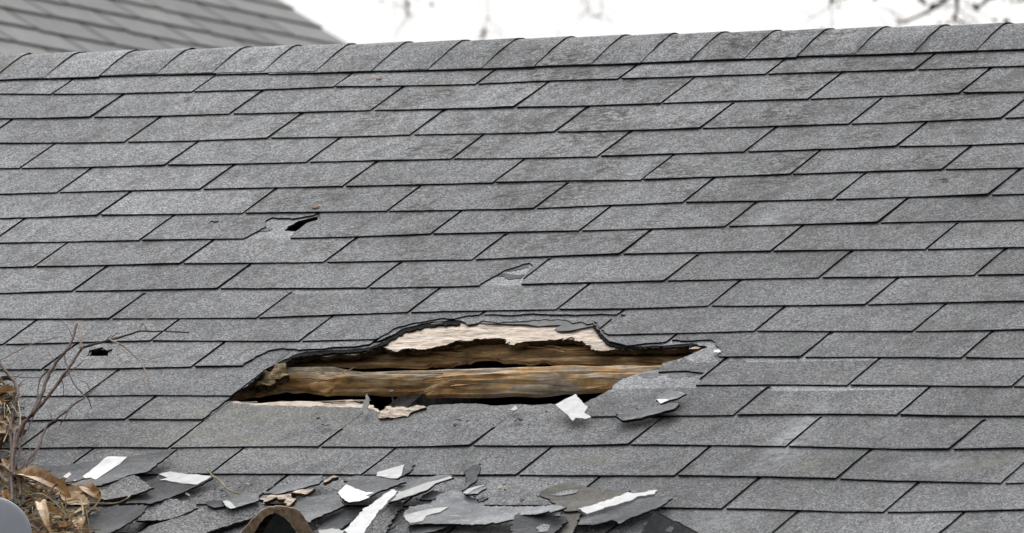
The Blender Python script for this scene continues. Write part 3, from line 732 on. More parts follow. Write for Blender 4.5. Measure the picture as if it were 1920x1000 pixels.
# ------------------------------------------------------------------ loose pieces lying on the roof
FRAG = 'loose shingle pieces on the roof'
def fragment(poly, h, top, label, strip=None, t=.0032, tilt=(0, 0), curl=0.0, jag=.0015, name='shingle_fragment', cat='shingle piece', strip_m='film', edge='edge', seed=0, bend=None, group=None, curl_y=0.0, spots=None, rough=0.0):
    """poly: outline on the roof; h: height of its middle; tilt: rise per metre along X, Y; curl: lift of its ends"""
    rr = random.Random(seed * 13 + 1)
    if not curl and cat == 'shingle piece': curl = rr.uniform(-.3, .9); curl_y = rr.uniform(-.4, 1.2)
    if cat == 'shingle piece': group = 'loose shingle pieces on the roof'; rough = rough or .0009
    elif name == 'film_scrap': group = 'scraps of white film'
    elif name == 'film_strip': group = 'long strips of white film'
    elif name == 'wood_splinter': group = 'wood splinters on the roof'
    mx = sum(p[0] for p in poly) / len(poly); my = sum(p[1] for p in poly) / len(poly)
    c = spot(mx, my, h)
    P = []
    for (x, y) in poly:
        hh = h
        for _ in range(3):
            q = spot(x, y, hh); hh = hfun0(q, c, h, tilt, curl, curl_y)
        P.append(q)
    H = lambda x, y: hfun0((x, y), c, h, tilt, curl, curl_y) + .0007 * noise.noise(Vector((x * 22, y * 22, seed))) + (rough * noise.fractal(Vector((x * 45, y * 110, seed)), 1, 2, 4) if rough else 0)
    o = plate(name, rough_line(P, .006, jag, seed + 1), [], H, t, [M[top], M[edge]], None, grid=.018 if rough < .002 else .005, origin='own')
    tag(o, label, cat, group)
    def child(pl, nm, m, dh, th):
        Q = []
        for (x, y) in pl:
            hh = h + dh
            for _ in range(3):
                q = spot(x, y, hh); hh = hfun0(q, c, h, tilt, curl, curl_y) + dh
            Q.append(q)
        s = plate(nm, rough_line(Q, .010, .0007, seed + 5), [], lambda x, y: H(x, y) + dh, th, [M[m], M[m]], o, grid=.018)
        # parts of a single mesh thing: same frame
        return s
    for i, pl in enumerate(strip or []): child(pl, 'release_strip', strip_m, .0012, .0009)
    for i, pl in enumerate(spots or []): child(pl, 'granule_patch', 'fresh', .0012, .0009)
    return o
def pt0(x, y, h): return W(*spot(x, y, h), h)
def hfun0(q, c, h, tilt, curl, curl_y):
    dx = q[0] - c[0]; dy = q[1] - c[1]
    return h + tilt[0] * dx + tilt[1] * dy + curl * dx * dx + curl_y * dy * dy
f = fragment
f([(34, 872), (110, 874), (165, 866), (237, 856), (300, 848), (328, 843), (318, 852), (300, 866), (275, 885), (262, 887), (244, 890), (225, 898), (195, 908), (182, 912), (140, 912), (105, 897), (50, 895)], .012, 'slate',
  'large grey shingle piece with a long white strip beside the leaf heap', [[(201, 856), (239, 857), (217, 875), (200, 886), (178, 900), (170, 895), (162, 898), (154, 894), (175, 878)], [(118, 893), (130, 885), (133, 889), (126, 896)], [(134, 902), (142, 900), (143, 903), (136, 905)]], seed=1, tilt=(.05, 0))
f([(182, 908), (195, 905), (225, 897), (252, 890), (262, 895), (270, 903), (276, 908), (288, 914), (270, 922), (240, 930), (210, 936), (195, 937), (188, 925)], .016, 'torn_top', 'rough granule-faced shingle piece lying under the large grey white-striped piece', seed=2, tilt=(.08, 0))
f([(268, 906), (285, 900), (300, 889), (312, 885), (330, 886), (390, 892), (400, 895), (380, 907), (350, 920), (310, 935), (285, 945), (250, 944), (235, 945), (245, 933), (272, 925)], .009, 'slate_dark', 'dark shingle piece with a broad white strip along its upper edge, near the leaf heap', [[(297, 890), (318, 885), (350, 889), (397, 893), (388, 899), (368, 909), (330, 904), (300, 900), (314, 896)]], seed=3)
f([(160, 968), (190, 955), (215, 948), (250, 948), (277, 947), (265, 965), (250, 975), (235, 985), (220, 995), (205, 1003), (170, 1006), (150, 1004)], .022, 'slate_dark', 'dark smooth shingle piece at the bottom edge just right of the dry leaves', seed=4, tilt=(.12, 0))
f([(275, 947), (290, 940), (320, 935), (355, 940), (365, 945), (370, 952), (355, 960), (320, 973), (300, 976), (268, 977), (255, 976), (270, 958)], .010, 'torn_top', 'granule-faced shingle piece between two dark pieces right of the dry leaves', seed=5)
f([(250, 1004), (285, 985), (330, 972), (375, 957), (405, 945), (440, 942), (492, 942), (500, 955), (470, 972), (430, 984), (400, 994), (370, 1004), (300, 1010)], .012, 'torn_top', 'wide granule-faced shingle slab at the bottom edge left of the curled tan piece', seed=6, t=.006)
f([(382, 943), (400, 937), (417, 939), (425, 948), (412, 952), (400, 953)], .017, 'slate_dark', 'small dark shingle chip on the granule slab left of the pale chip', seed=7)
f([(417, 940), (428, 938), (440, 930), (460, 924), (480, 924), (487, 930), (483, 940), (460, 946), (443, 951), (432, 954), (424, 949)], .020, 'slate_light', 'pale grey shingle chip with a small white corner lying on the granule slab', [[(417, 940), (428, 938), (443, 951), (432, 954), (424, 949)]], strip_m='film_dull', seed=8)
f([(496, 925), (525, 912), (555, 903), (587, 893), (604, 892), (605, 900), (600, 906), (575, 913), (546, 921), (525, 926)], .014, 'slate_light', 'long narrow pale grey shingle sliver above the curled tan piece', seed=9, tilt=(.1, 0))
f([(635, 921), (645, 910), (650, 903), (640, 900), (665, 892), (700, 893), (735, 899), (762, 903), (730, 915), (702, 925), (690, 934), (675, 940), (652, 942), (640, 934)], .020, 'slate', 'grey shingle piece with a fan-shaped white patch at its lower left', [[(649, 908), (633, 923), (640, 932), (654, 943), (675, 941), (694, 933), (687, 929), (701, 924), (687, 923), (668, 916)]], seed=10, tilt=(.10, 0), strip_m='film')
f([(706, 894), (708, 886), (735, 878), (758, 871), (768, 868), (775, 872), (768, 885), (752, 893), (744, 898), (725, 897)], .018, 'slate', 'small upright shingle chip with a white face, topmost piece of the middle debris', [[(706, 893), (708, 886), (735, 878), (758, 871), (752, 891), (744, 897), (725, 896)]], seed=11, tilt=(0, .1))
f([(745, 914), (760, 902), (787, 896), (825, 891), (846, 890), (849, 896), (817, 906), (800, 919), (775, 929), (745, 938), (727, 943), (724, 930)], .024, 'slate', 'long grey shingle blade with a pale lower half pointing right', [[(845, 893), (848, 896), (817, 906), (800, 918), (775, 928), (745, 937), (728, 941), (729, 920), (752, 922), (790, 909)]], seed=12, tilt=(.08, 0), strip_m='film_dull')
f([(588, 1000), (600, 985), (620, 968), (650, 957), (676, 955), (676, 962), (660, 978), (640, 990), (615, 1003)], .008, 'slate_dark', 'dark shingle piece half hidden under the white strip, right of the curled tan piece', seed=15)
f([(540, 950), (556, 938), (570, 932), (600, 930), (630, 922), (640, 935), (645, 948), (615, 962), (590, 972), (580, 981), (565, 968)], .016, 'slate', 'torn grey shingle piece directly right of the curled tan piece', seed=14, tilt=(.05, 0))
f([(788, 936), (798, 926), (810, 920), (832, 922), (829, 929), (812, 936), (795, 936)], .012, 'slate', 'small grey shingle chip below the long pale-edged blade', seed=18)
f([(695, 1003), (700, 975), (735, 945), (752, 940), (757, 948), (745, 962), (730, 985), (722, 1003)], .006, 'torn_top', 'granule-faced shingle scrap right of the long white strip at the bottom edge', seed=31)
f([(755, 966), (770, 950), (790, 946), (803, 945), (820, 932), (835, 921), (858, 920), (882, 932), (906, 944), (910, 950), (950, 949), (1000, 950), (1045, 948), (1060, 955), (1035, 961), (965, 966), (962, 974), (930, 981), (890, 984), (840, 982), (795, 981), (768, 985), (760, 976)], .016, 'slate_light', 'broadest pale grey shingle piece with a whitish left end, centre of the debris', [[(757, 966), (790, 958), (825, 951), (843, 950), (825, 960), (798, 967), (792, 977), (768, 982), (760, 975)]], seed=17, strip_m='film_dull')
f([(767, 987), (793, 979), (830, 983), (842, 986), (815, 996), (780, 1003), (770, 1000)], .010, 'slate_dark', 'dark shingle piece under the whitish end of the broadest pale piece', seed=32)
f([(870, 882), (885, 876), (902, 871), (899, 884), (892, 902), (878, 912), (865, 920), (874, 904)], .014, 'slate', 'small upright grey shingle shard leaning up right of the long blade', seed=19, tilt=(0, .15))
f([(867, 924), (876, 917), (890, 912), (912, 909), (910, 915), (894, 926), (875, 928)], .026, 'slate_light', 'small pale wedge-shaped shingle chip just below the upright grey shard', [[(869, 924), (878, 917), (891, 912), (911, 909.5), (890, 917), (876, 926)]], seed=20, strip_m='film_dull', tilt=(.1, 0))
f([(895, 936), (905, 931), (915, 934), (905, 940), (898, 940)], .018, 'slate', 'tiny grey shingle chip right of the pale wedge-shaped chip', seed=33)
f([(956, 988), (962, 972), (971, 962), (1000, 960), (1050, 960), (1056, 968), (1065, 974), (1050, 990), (1034, 1004), (960, 1006)], .024, 'slate_dark', 'dark rounded shingle piece with two sparkling granule patches at the bottom edge', None, seed=21, spots=[[(1005, 990), (1018, 983), (1030, 985), (1028, 996), (1012, 998)], [(1038, 966), (1047, 963), (1050, 967), (1042, 968)]])
f([(1045, 975), (1056, 960), (1088, 957), (1086, 970), (1072, 1004), (1040, 1006)], .016, 'slate_brown', 'narrow brownish triangular shingle piece beside the dark rounded piece', seed=25)
f([(1083, 984), (1085, 972), (1096, 958), (1112, 940), (1130, 923), (1150, 917), (1200, 917), (1233, 922), (1262, 934), (1250, 942), (1237, 950), (1217, 958), (1200, 965), (1183, 971), (1173, 976), (1163, 983), (1148, 975), (1130, 981), (1112, 985)], .010, 'slate', 'wide grey shingle piece spread beneath the white stick-like strip at lower right', seed=24, tilt=(.03, 0))
f([(1010, 925), (1037, 910), (1067, 904), (1083, 906), (1098, 912), (1130, 921), (1180, 921), (1160, 932), (1100, 954), (1085, 956), (1062, 959), (1040, 945)], .020, 'slate_brown', 'brown-grey shingle piece with a streak of bare granules, left of the white stick-like strip', seed=22, spots=[[(1031, 928), (1048, 924), (1066, 919), (1085, 919), (1080, 924), (1060, 928), (1045, 930)]])
f([(1085, 954), (1100, 951), (1140, 938), (1179, 923), (1190, 926), (1223, 918), (1232, 920), (1227, 926), (1194, 932), (1187, 937), (1160, 945), (1127, 954), (1113, 960), (1100, 964)], .036, 'film', 'long white stick-like strip of film lying across the grey pieces at lower right', t=.005, seed=23, name='film_strip', cat='film strip', edge='film_dull')
f([(730, 921), (737, 917), (746, 922), (735, 933), (725, 943), (712, 957), (700, 972), (682, 1002), (652, 1001), (646, 994), (663, 975), (682, 955)], .050, 'film', 'brightest long white strip of film running down to the bottom edge', t=.004, seed=13, name='film_strip', cat='film strip', edge='film_dull', curl=.5)
f([(1154, 776), (1200, 768), (1260, 755), (1271, 758), (1268, 764), (1245, 772), (1220, 779), (1195, 784), (1168, 790), (1163, 786)], .012, 'slate', 'long flat grey shingle sliver lying just right of the hole below the small chip', seed=27, tilt=(.06, 0), t=.005)
f([(1231, 748), (1240, 739), (1248, 733), (1260, 731), (1288, 738), (1278, 744), (1256, 750), (1239, 756)], .012, 'slate_light', 'small pale grey shingle chip with a white corner above the long flat sliver', [[(1231, 748.5), (1250, 748), (1254, 750), (1240, 755.5)]], seed=28, tilt=(.06, 0))
f([(1041, 759), (1060, 749), (1079, 740), (1090, 752), (1102, 764), (1095, 774), (1109, 782), (1097, 785), (1080, 783), (1074, 789), (1067, 780)], .014, 'film', 'bright white square of film at the lower right lip of the hole', t=.002, seed=29, name='film_scrap', cat='film scrap', edge='film_dull', tilt=(0, .12), jag=.0004)
f([(690, 750), (694, 755), (688, 764), (694, 769), (684, 772), (679, 769), (680, 762)], .012, 'film_dull', 'small upright white flake on the lower lip of the hole, left half', t=.002, seed=30, name='film_scrap', cat='film scrap', edge='film_dull', tilt=(0, .4))
f([(958, 768), (964, 762), (971, 761), (971, 767), (964, 769)], .006, 'film_dull', 'tiny white flake on the lower lip of the hole, right half', t=.002, seed=34, name='film_scrap', cat='film scrap', edge='film_dull')
f([(1338, 658), (1345, 655), (1352, 657), (1346, 662), (1340, 661)], .003, 'film', 'tiny bright flake just right of the hole tip', t=.002, seed=35, name='film_scrap', cat='film scrap', edge='film')
f([(597, 994), (625, 990), (645, 995), (640, 1004), (600, 1004)], .020, 'film_dull', 'small white scrap at the bottom edge left of the brightest strip', t=.003, seed=36, name='film_scrap', cat='film scrap', edge='film_dull')
# standing dark piece
def upright(base, px, back):
    """a spot on an upright sheet that stands on the roof at base, pushed back up the slope by back"""
    d = RC.T @ np.array([(px[0] - 960) / FPX, (px[1] - 500) / FPX, 1.0])
    t = (base[1] + back - CAMP[1]) / d[1]; q = CAMP + t * d
    return W(q[0], q[1], q[2])
def standing(px, bpx, lean, m, label, thick=.005, patch=None):
    base = spot(bpx[0], bpx[1], .004); yb = max(p[1] for p in px)
    px = rough_line(px, 9, .8, 4)
    pts = [upright(base, p, (yb - p[1]) * lean) for p in px]; n = len(pts)
    V = pts + [p + Vector(E2) * thick for p in pts]
    F = [tuple(range(n)), tuple(range(2 * n - 1, n - 1, -1))] + [(i, i + n, (i + 1) % n + n, (i + 1) % n) for i in range(n)]
    c = sum(V, Vector()) / len(V); org = (c.x, c.y, min(v.z for v in V))
    o = mesh_obj('shingle_fragment', V, F, [M[m], M['edge']], [0, 0] + [1] * n, None, org); tag(o, label, 'shingle piece', 'loose shingle pieces on the roof')
    for pl in patch or []:
        q = [upright(base, p, (yb - p[1]) * lean - .0012) for p in rough_line(pl, 4, .7, 8)]; k = len(q)
        Vp = q + [v + Vector(E2) * .0009 for v in q]
        mesh_obj('granule_patch', Vp, [tuple(range(k)), tuple(range(2 * k - 1, k - 1, -1))] + [(i, i + k, (i + 1) % k + k, (i + 1) % k) for i in range(k)], [M['slate_light']], None, o)
standing([(1192, 1014), (1210, 985), (1226, 960), (1238, 966), (1240, 969), (1270, 982), (1306, 1000), (1320, 1014)], (1250, 1012), .0009, 'slate_dark', 'dark pointed shingle piece standing up at the bottom edge, lower right', patch=[[(1247, 992), (1256, 987), (1264, 991), (1258, 998), (1250, 997)]])
# wood splinters
def wood_bit(poly, h, label, m='cream', t=.006, tilt=(0, 0), seed=0):
    f(poly, h, m, label, t=t, tilt=tilt, seed=seed, name='wood_splinter', cat='wood splinter', edge='rot', jag=.0022, rough=.0035 if m == 'cream' else .0075)
wood_bit([(606, 899), (618, 894), (625, 892), (632, 893), (620, 901), (607, 904)], .016, 'yellowish wood splinter at the upper tip of the long narrow pale sliver', seed=51)
wood_bit([(550, 923), (558, 919), (565, 917), (583, 915), (584, 921), (572, 927), (557, 927)], .020, 'rounded pale wood splinter just below the long narrow pale sliver', seed=52)
wood_bit([(485, 938), (510, 929), (545, 925), (552, 930), (530, 936), (515, 935), (500, 939)], .013, 'flat pale wood splinter above the curled tan piece', seed=53)
wood_bit([(530, 940), (540, 931), (557, 935), (550, 943), (543, 949), (533, 945)], .018, 'chunky pale wood splinter at the right shoulder of the curled tan piece', seed=54)
wood_bit([(709, 784), (716, 772), (723, 763), (739, 764), (765, 763), (783, 760), (797, 764), (785, 770), (772, 772), (765, 779), (740, 782), (718, 786)], .000, 'jagged cream wood splinter lying in a notch of the hole lower lip', seed=55, t=.010)
wood_bit([(474, 716), (487, 706), (500, 699), (511, 692), (522, 686), (533, 688), (541, 696), (538, 703), (520, 711), (500, 717), (487, 720)], -.010, 'fibrous yellow-brown wood chunk at the left end of the hole', m='fibre', seed=56, t=.012, tilt=(.0, .3))
wood_bit([(1270, 646), (1285, 642), (1300, 643), (1318, 639), (1325, 645), (1316, 652), (1300, 654), (1285, 652)], -.008, 'cream wood splinter tucked into the right tip of the hole', seed=57, t=.008)
# curled tan strip standing as an arch
def arch():
    outer = [(440, 1012), (458, 990), (474, 972), (490, 956), (503, 950), (520, 948), (540, 949), (557, 954), (567, 964), (578, 984), (590, 1006), (594, 1014)]
    inner = [(470, 1012), (480, 994), (488, 980), (497, 970), (505, 965), (515, 962), (526, 966), (537, 973), (546, 984), (554, 996), (561, 1007), (564, 1014)]
    N = 44; V = []; F = []
    b0 = .012
    base = Vector(spot(515, 1010, b0) + (b0,))
    def P(px, back):
        # pieces stand on the roof: plane through the base, square to the slope, pushed back by 'back'
        d = RC.T @ np.array([(px[0] - 960) / FPX, (px[1] - 500) / FPX, 1.0])
        t = (base[1] + back - CAMP[1]) / d[1]; q = CAMP + t * d
        return W(q[0], q[1], q[2])
    for i in range(N):
        fr = i / (N - 1); o_ = on(outer, fr); n_ = on(inner, fr); jit = 2.2 * noise.noise(Vector((i * .6, 3, 1))) + 1.2 * noise.noise(Vector((i * 1.7, 8, 1)))
        c_ = ((o_[0] + n_[0]) / 2, (o_[1] + n_[1]) / 2)
        V += [P((o_[0], o_[1] + jit), .018), P((o_[0] + .3, o_[1] + 1.2 + jit), .004), P((n_[0], n_[1] + jit), 0.0), P((n_[0] + (c_[0] - n_[0]) * .3, n_[1] + (c_[1] - n_[1]) * .3 + jit), .045), P((o_[0], o_[1] + jit), .05)]
    for i in range(N - 1):
        for j in range(5):
            a = i * 5 + j; b = i * 5 + (j + 1) % 5; F.append((a, b, b + 5, a + 5))
    c = sum(V, Vector()) / len(V)
    o = mesh_obj('curled_shingle', V, F, [M['tan']], None, None, (c.x, c.y, min(v.z for v in V)))
    tag(o, 'curled tan-edged shingle piece arched up at the bottom edge, left of centre', 'shingle piece', 'loose shingle pieces on the roof')
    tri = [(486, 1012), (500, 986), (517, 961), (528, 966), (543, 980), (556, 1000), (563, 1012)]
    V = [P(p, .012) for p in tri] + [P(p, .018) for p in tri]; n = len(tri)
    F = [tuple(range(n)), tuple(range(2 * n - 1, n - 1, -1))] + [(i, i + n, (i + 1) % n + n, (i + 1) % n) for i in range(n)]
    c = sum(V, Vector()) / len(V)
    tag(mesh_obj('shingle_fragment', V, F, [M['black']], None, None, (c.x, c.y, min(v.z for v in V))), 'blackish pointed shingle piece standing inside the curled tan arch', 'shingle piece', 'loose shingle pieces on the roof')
M['tan'] = flat('tan_felt', (.15, .10, .065), (.40, .30, .215), 70, .85, .2, .5, .002)
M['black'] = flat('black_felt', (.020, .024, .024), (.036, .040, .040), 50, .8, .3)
arch()
standing([(458, 1014), (470, 990), (488, 966), (508, 957), (516, 962), (503, 986), (490, 1014)], (480, 1012), .0004, 'rot', 'dark brown backing for the shaded inside of the curled tan piece, left shoulder')  # dark sheet put in for the shaded inner side of the curl
# crumbs of shingle and wood strewn among the pieces
rng = random.Random(99); cp = {'slate': [], 'torn_top': [], 'cream': []}
for i in range(190):
    x = rng.gauss(640, 330) if i % 3 else rng.uniform(190, 1250); y = rng.uniform(895, 1000)
    if i % 12 == 0: x = rng.uniform(450, 1250); y = rng.uniform(765, 800)
    if not 190 < x < 1270: continue
    h = .004 + rng.uniform(0, .006); r = rng.uniform(.0012, .0045) * (1.5 if rng.random() < .15 else 1); c = pt0(x, y, h); n = rng.randint(4, 6)
    a0 = rng.uniform(0, 6); ring = [(math.cos(a0 + 6.283 * j / n) * r * rng.uniform(.6, 1.4), math.sin(a0 + 6.283 * j / n) * r * rng.uniform(.6, 1.4)) for j in range(n)]
    tx, ty = rng.gauss(0, .3), rng.gauss(0, .3)
    v = [c + Vector(E1) * p + Vector(E2) * q + Vector(E3) * (p * tx + q * ty) for p, q in ring] + [c + Vector(E1) * p + Vector(E2) * q + Vector(E3) * (p * tx + q * ty - .002) for p, q in ring]
    fc = [tuple(range(n)), tuple(range(2 * n - 1, n - 1, -1))] + [(j, j + n, (j + 1) % n + n, (j + 1) % n) for j in range(n)]
    cp['torn_top' if i % 12 == 0 else rng.choice(('slate', 'torn_top', 'torn_top', 'cream'))].append((v, fc))
for key, lab in (('slate', 'scattered dark shingle crumbs among the debris'), ('torn_top', 'scattered granule-faced shingle crumbs among the debris'), ('cream', 'scattered pale wood crumbs among the debris')):
    v, fc = join(cp[key]); tag(mesh_obj('crumbs', v, fc, [M[key]]), lab, 'crumbs', None, 'stuff')
# straws
def straw(pts, r, label, h=.008, m='straw', name='straw', cat='straw'):
    path = smooth_path([W(*spot(x, y, hh), hh) for x, y, hh in pts], 5)
    v, fc = tube(path, r, 5); o = mesh_obj(name, v, fc, [M[m]], None, None, tuple(path[0])); return tag(o, label, cat)
straw([(388, 881, .006), (400, 893, .006), (413, 902, .007), (424, 915, .007), (440, 924, .006), (455, 927, .005)], .0017, 'curved yellow straw lying on the shingles above the pale grey chip')
straw([(170, 944, .016), (215, 944, .020), (236, 936, .024), (244, 930, .022)], .0014, 'thin pale straw lying across the granule piece right of the leaf heap')
# dead leaf scraps lying singly on the slope
def scrap(x, y, L, a, label, m='leaf'):
    c = W(*spot(x, y, .002), .0025); ax = W(math.cos(a), math.sin(a)) - W(0, 0)
    v, fc = leaf_mesh(c - ax * L * .5, ax, Vector(E3), L, L * .45, .7, .5, 4)
    tag(mesh_obj('dead_leaf', v, fc, [M[m]], None, None, tuple(c)), label, 'dead leaf', 'dead leaf scraps on the slope')
scrap(352, 183, .017, .3, 'single orange-brown leaf scrap high on the slope at the left, second course', 'leaf')
scrap(592, 388, .020, .5, 'olive-brown leaf scrap just above the small torn puncture')
scrap(710, 147, .014, .3, 'tiny brown leaf scrap just under the ridge shingles', 'leaf')
scrap(255, 134, .010, .1, 'tiny brown leaf scrap on a ridge shingle near the left', 'leaf_dark')
scrap(1770, 336, .018, .2, 'dark brown leaf scrap on the slope far right', 'leaf_dark')
scrap(1500, 990, .010, .8, 'tan leaf scrap in a joint at the bottom right', 'leaf_pale')

# ------------------------------------------------------------------ leaf heap, bare shrub and cap at the lower left
def pt(x, y, h): return W(*spot(x, y, h), h)
heap = empty('leaf_heap', tuple(pt(70, 985, 0)))
tag(heap, 'heap of curled brown dry leaves and straw in the lower left corner', 'leaf heap')
rng = random.Random(21)
parts_ = {'leaf_dark': [], 'leaf': [], 'leaf_pale': [], 'straw': []}
def heap_h(x, y):
    a = max(0, 1 - ((x - 55) / 150) ** 2) * max(0, (y - 850) / 150)
    return .004 + .055 * min(1, a)
for i in range(620):
    x = rng.uniform(-120, 175); y = rng.uniform(865, 1040)
    if y < 868 + .45 * max(0, x - 20) or (x < -20 and rng.random() < .4): continue
    h = heap_h(x, y) * rng.uniform(.1, .85)
    a = rng.uniform(0, 6.28); ax = Vector(E1) * math.cos(a) + Vector(E2) * math.sin(a) + Vector(E3) * rng.gauss(0, .5)
    parts_[rng.choice(('leaf_dark', 'leaf_dark', 'leaf_dark', 'leaf', 'leaf', 'leaf_pale'))].append(leaf_mesh(pt(x, y, h), ax, Vector((rng.gauss(0, .6), rng.gauss(0, .6), 1)), rng.uniform(.010, .032), rng.uniform(.005, .016), rng.gauss(0, 1.2), rng.gauss(.3, .5), 3))
for i in range(170):
    x = rng.uniform(-40, 170); y = rng.uniform(880, 1010)
    if y < 872 + .4 * max(0, x - 20): continue
    h = heap_h(x, y) * rng.uniform(.6, 1.15) + .004
    a = rng.uniform(0, 6.28); l = rng.uniform(.015, .05)
    d = Vector(E1) * math.cos(a) * l + Vector(E2) * math.sin(a) * l * .6 + Vector(E3) * rng.gauss(0, .012)
    p = pt(x, y, h); parts_['straw'].append(tube(smooth_path([p - d, p + Vector(E3) * rng.uniform(.002, .012), p + d], 3), .0009, 4))
for key in ('leaf_dark', 'leaf', 'leaf_pale'):
    v, fc = join(parts_[key]); o = mesh_obj('leaf_litter', v, fc, [M[key]], None, heap); o['kind'] = 'stuff'
v, fc = join(parts_['straw']); o = mesh_obj('straw_litter', v, fc, [M['straw']], None, heap); o['kind'] = 'stuff'
def heap_leaf(p0, p1, width, h0, h1, curl, cup, m, up=None, n=8):
    a = pt(p0[0], p0[1], h0); b = pt(p1[0], p1[1], h1)
    v, fc = leaf_mesh(a, b - a, up or (Vector(E3) + Vector((.2, -.5, 0))), (b - a).length * (1 + abs(curl) * .12), width * .82, curl, cup, n)
    mesh_obj('leaf', v, fc, [M[m]], None, heap)
for L_ in (((28, 895), (128, 938), .040, .050, .040, -.9, .7, 'leaf'), ((45, 893), (100, 918), .022, .058, .055, -.6, .9, 'leaf_pale'),
           ((112, 925), (165, 940), .034, .045, .038, .5, .25, 'leaf_pale'), ((118, 920), (160, 914), .030, .040, .040, .9, .4, 'leaf_pale'), ((155, 915), (186, 940), .030, .036, .026, -1.0, .7, 'leaf'),
           ((84, 940), (80, 998), .026, .050, .045, 1.2, .9, 'leaf'), ((78, 950), (98, 1008), .022, .056, .050, -1.2, .8, 'leaf_pale'), ((90, 948), (112, 966), .024, .048, .040, 1.4, .8, 'leaf'),
           ((30, 888), (54, 880), .016, .040, .040, .6, .5, 'leaf_pale'), ((48, 892), (66, 888), .016, .038, .038, .5, .2, 'leaf_pale'), ((104, 905), (122, 898), .018, .042, .05, .9, .6, 'leaf'), ((108, 914), (124, 908), .02, .04, .045, -.7, .5, 'leaf'),
           ((62, 884), (78, 890), .012, .035, .03, 1.5, .9, 'leaf_dark'), ((72, 902), (82, 900), .012, .05, .05, 1.5, .9, 'leaf_dark'),
           ((6, 920), (18, 940), .020, .052, .048, .8, .8, 'leaf'), ((22, 950), (46, 968), .020, .050, .045, .9, .7, 'leaf'), ((52, 975), (76, 985), .024, .052, .05, .9, .6, 'leaf_dark'),
           ((112, 990), (136, 980), .026, .048, .045, .9, .8, 'leaf'), ((138, 985), (150, 965), .018, .04, .045, .8, .8, 'leaf_pale'), ((150, 1000), (160, 975), .018, .04, .04, -.8, .8, 'leaf'), ((98, 975), (114, 965), .016, .05, .05, .6, .5, 'leaf_pale'),
           ((140, 962), (168, 942), .014, .036, .03, .5, .7, 'leaf_pale'), ((5, 860), (25, 880), .022, .03, .03, .7, .6, 'leaf'), ((0, 880), (18, 900), .02, .04, .04, .7, .6, 'leaf_dark'), ((60, 1000), (90, 1010), .03, .05, .05, .7, .6, 'leaf'), ((100, 1006), (140, 1004), .03, .045, .045, .9, .5, 'leaf_pale')):
    heap_leaf(*L_)
straw_arcs = [[(52, 930, .05), (75, 926, .07), (100, 940, .065), (125, 968, .05)], [(150, 936, .045), (156, 960, .05), (150, 990, .045)], [(186, 916, .03), (191, 928, .035), (182, 945, .03), (160, 965, .03)], [(140, 993, .05), (165, 993, .05), (190, 993, .045)], [(60, 972, .06), (90, 973, .062), (125, 971, .055)],
              [(28, 966, .07), (45, 970, .072), (70, 965, .068)], [(45, 892, .055), (85, 894, .06), (86, 898, .055)], [(130, 908, .05), (150, 900, .05), (168, 897, .045)]]
for s in straw_arcs:
    path = smooth_path([pt(*q) for q in s], 5); v, fc = tube(path, .0015, 5); mesh_obj('straw', v, fc, [M['straw']], None, heap)
# upper small heap
heap2 = empty('leaf_heap', tuple(pt(-10, 800, 0)))
tag(heap2, 'small tuft of dry leaves and grass at the left edge above the big heap', 'leaf heap')
parts2 = []
for i in range(150):
    x = rng.uniform(-60, 40); y = rng.uniform(712, 850)
    if (x - -10) ** 2 / 55 ** 2 + (y - 775) ** 2 / 75 ** 2 > 1: continue
    a = rng.uniform(0, 6.28); ax = Vector(E1) * math.cos(a) + Vector(E2) * math.sin(a) + Vector(E3) * rng.gauss(0, .4)
    parts2.append(leaf_mesh(pt(x, y, rng.uniform(.004, .035)), ax, Vector((rng.gauss(0, .6), rng.gauss(0, .6), 1)), rng.uniform(.018, .035), rng.uniform(.008, .018), rng.gauss(0, 1.2), rng.gauss(.3, .5), 3))
v, fc = join(parts2); mesh_obj('leaf_litter', v, fc, [M['leaf_dark']], None, heap2)['kind'] = 'stuff'
parts2 = []
for i in range(60):
    a0 = rng.uniform(0, 6.28); x = rng.uniform(-30, 30); y = rng.uniform(735, 820)
    p = pt(x, y, .03); q = pt(x + rng.uniform(-28, 18), y + rng.uniform(-32, 30), .03 + rng.uniform(0, .03)); mm = (p + q) / 2 + Vector(E3) * rng.uniform(0, .02)
    parts2.append(tube(smooth_path([p, mm, q], 3), .0011, 4))
v, fc = join(parts2); mesh_obj('grass_blades', v, fc, [M['straw']], None, heap2)['kind'] = 'stuff'
for L_ in (((-8, 742), (28, 738), .026, .04, .035, -1.0, .7, 'leaf'), ((-15, 790), (22, 775), .026, .045, .04, .9, .5, 'leaf_pale'), ((-10, 810), (30, 800), .026, .04, .04, .6, .4, 'leaf_pale'), ((-20, 765), (10, 752), .022, .04, .05, .8, .7, 'leaf'), ((2, 760), (24, 748), .018, .04, .045, 1.0, .8, 'leaf_dark')):
    a = pt(L_[0][0], L_[0][1], L_[3]); b = pt(L_[1][0], L_[1][1], L_[4])
    v, fc = leaf_mesh(a, b - a, Vector(E3) + Vector((.2, -.5, 0)), (b - a).length * 1.1, L_[2], L_[5], L_[6], 7); mesh_obj('leaf', v, fc, [M[L_[7]]], None, heap2)
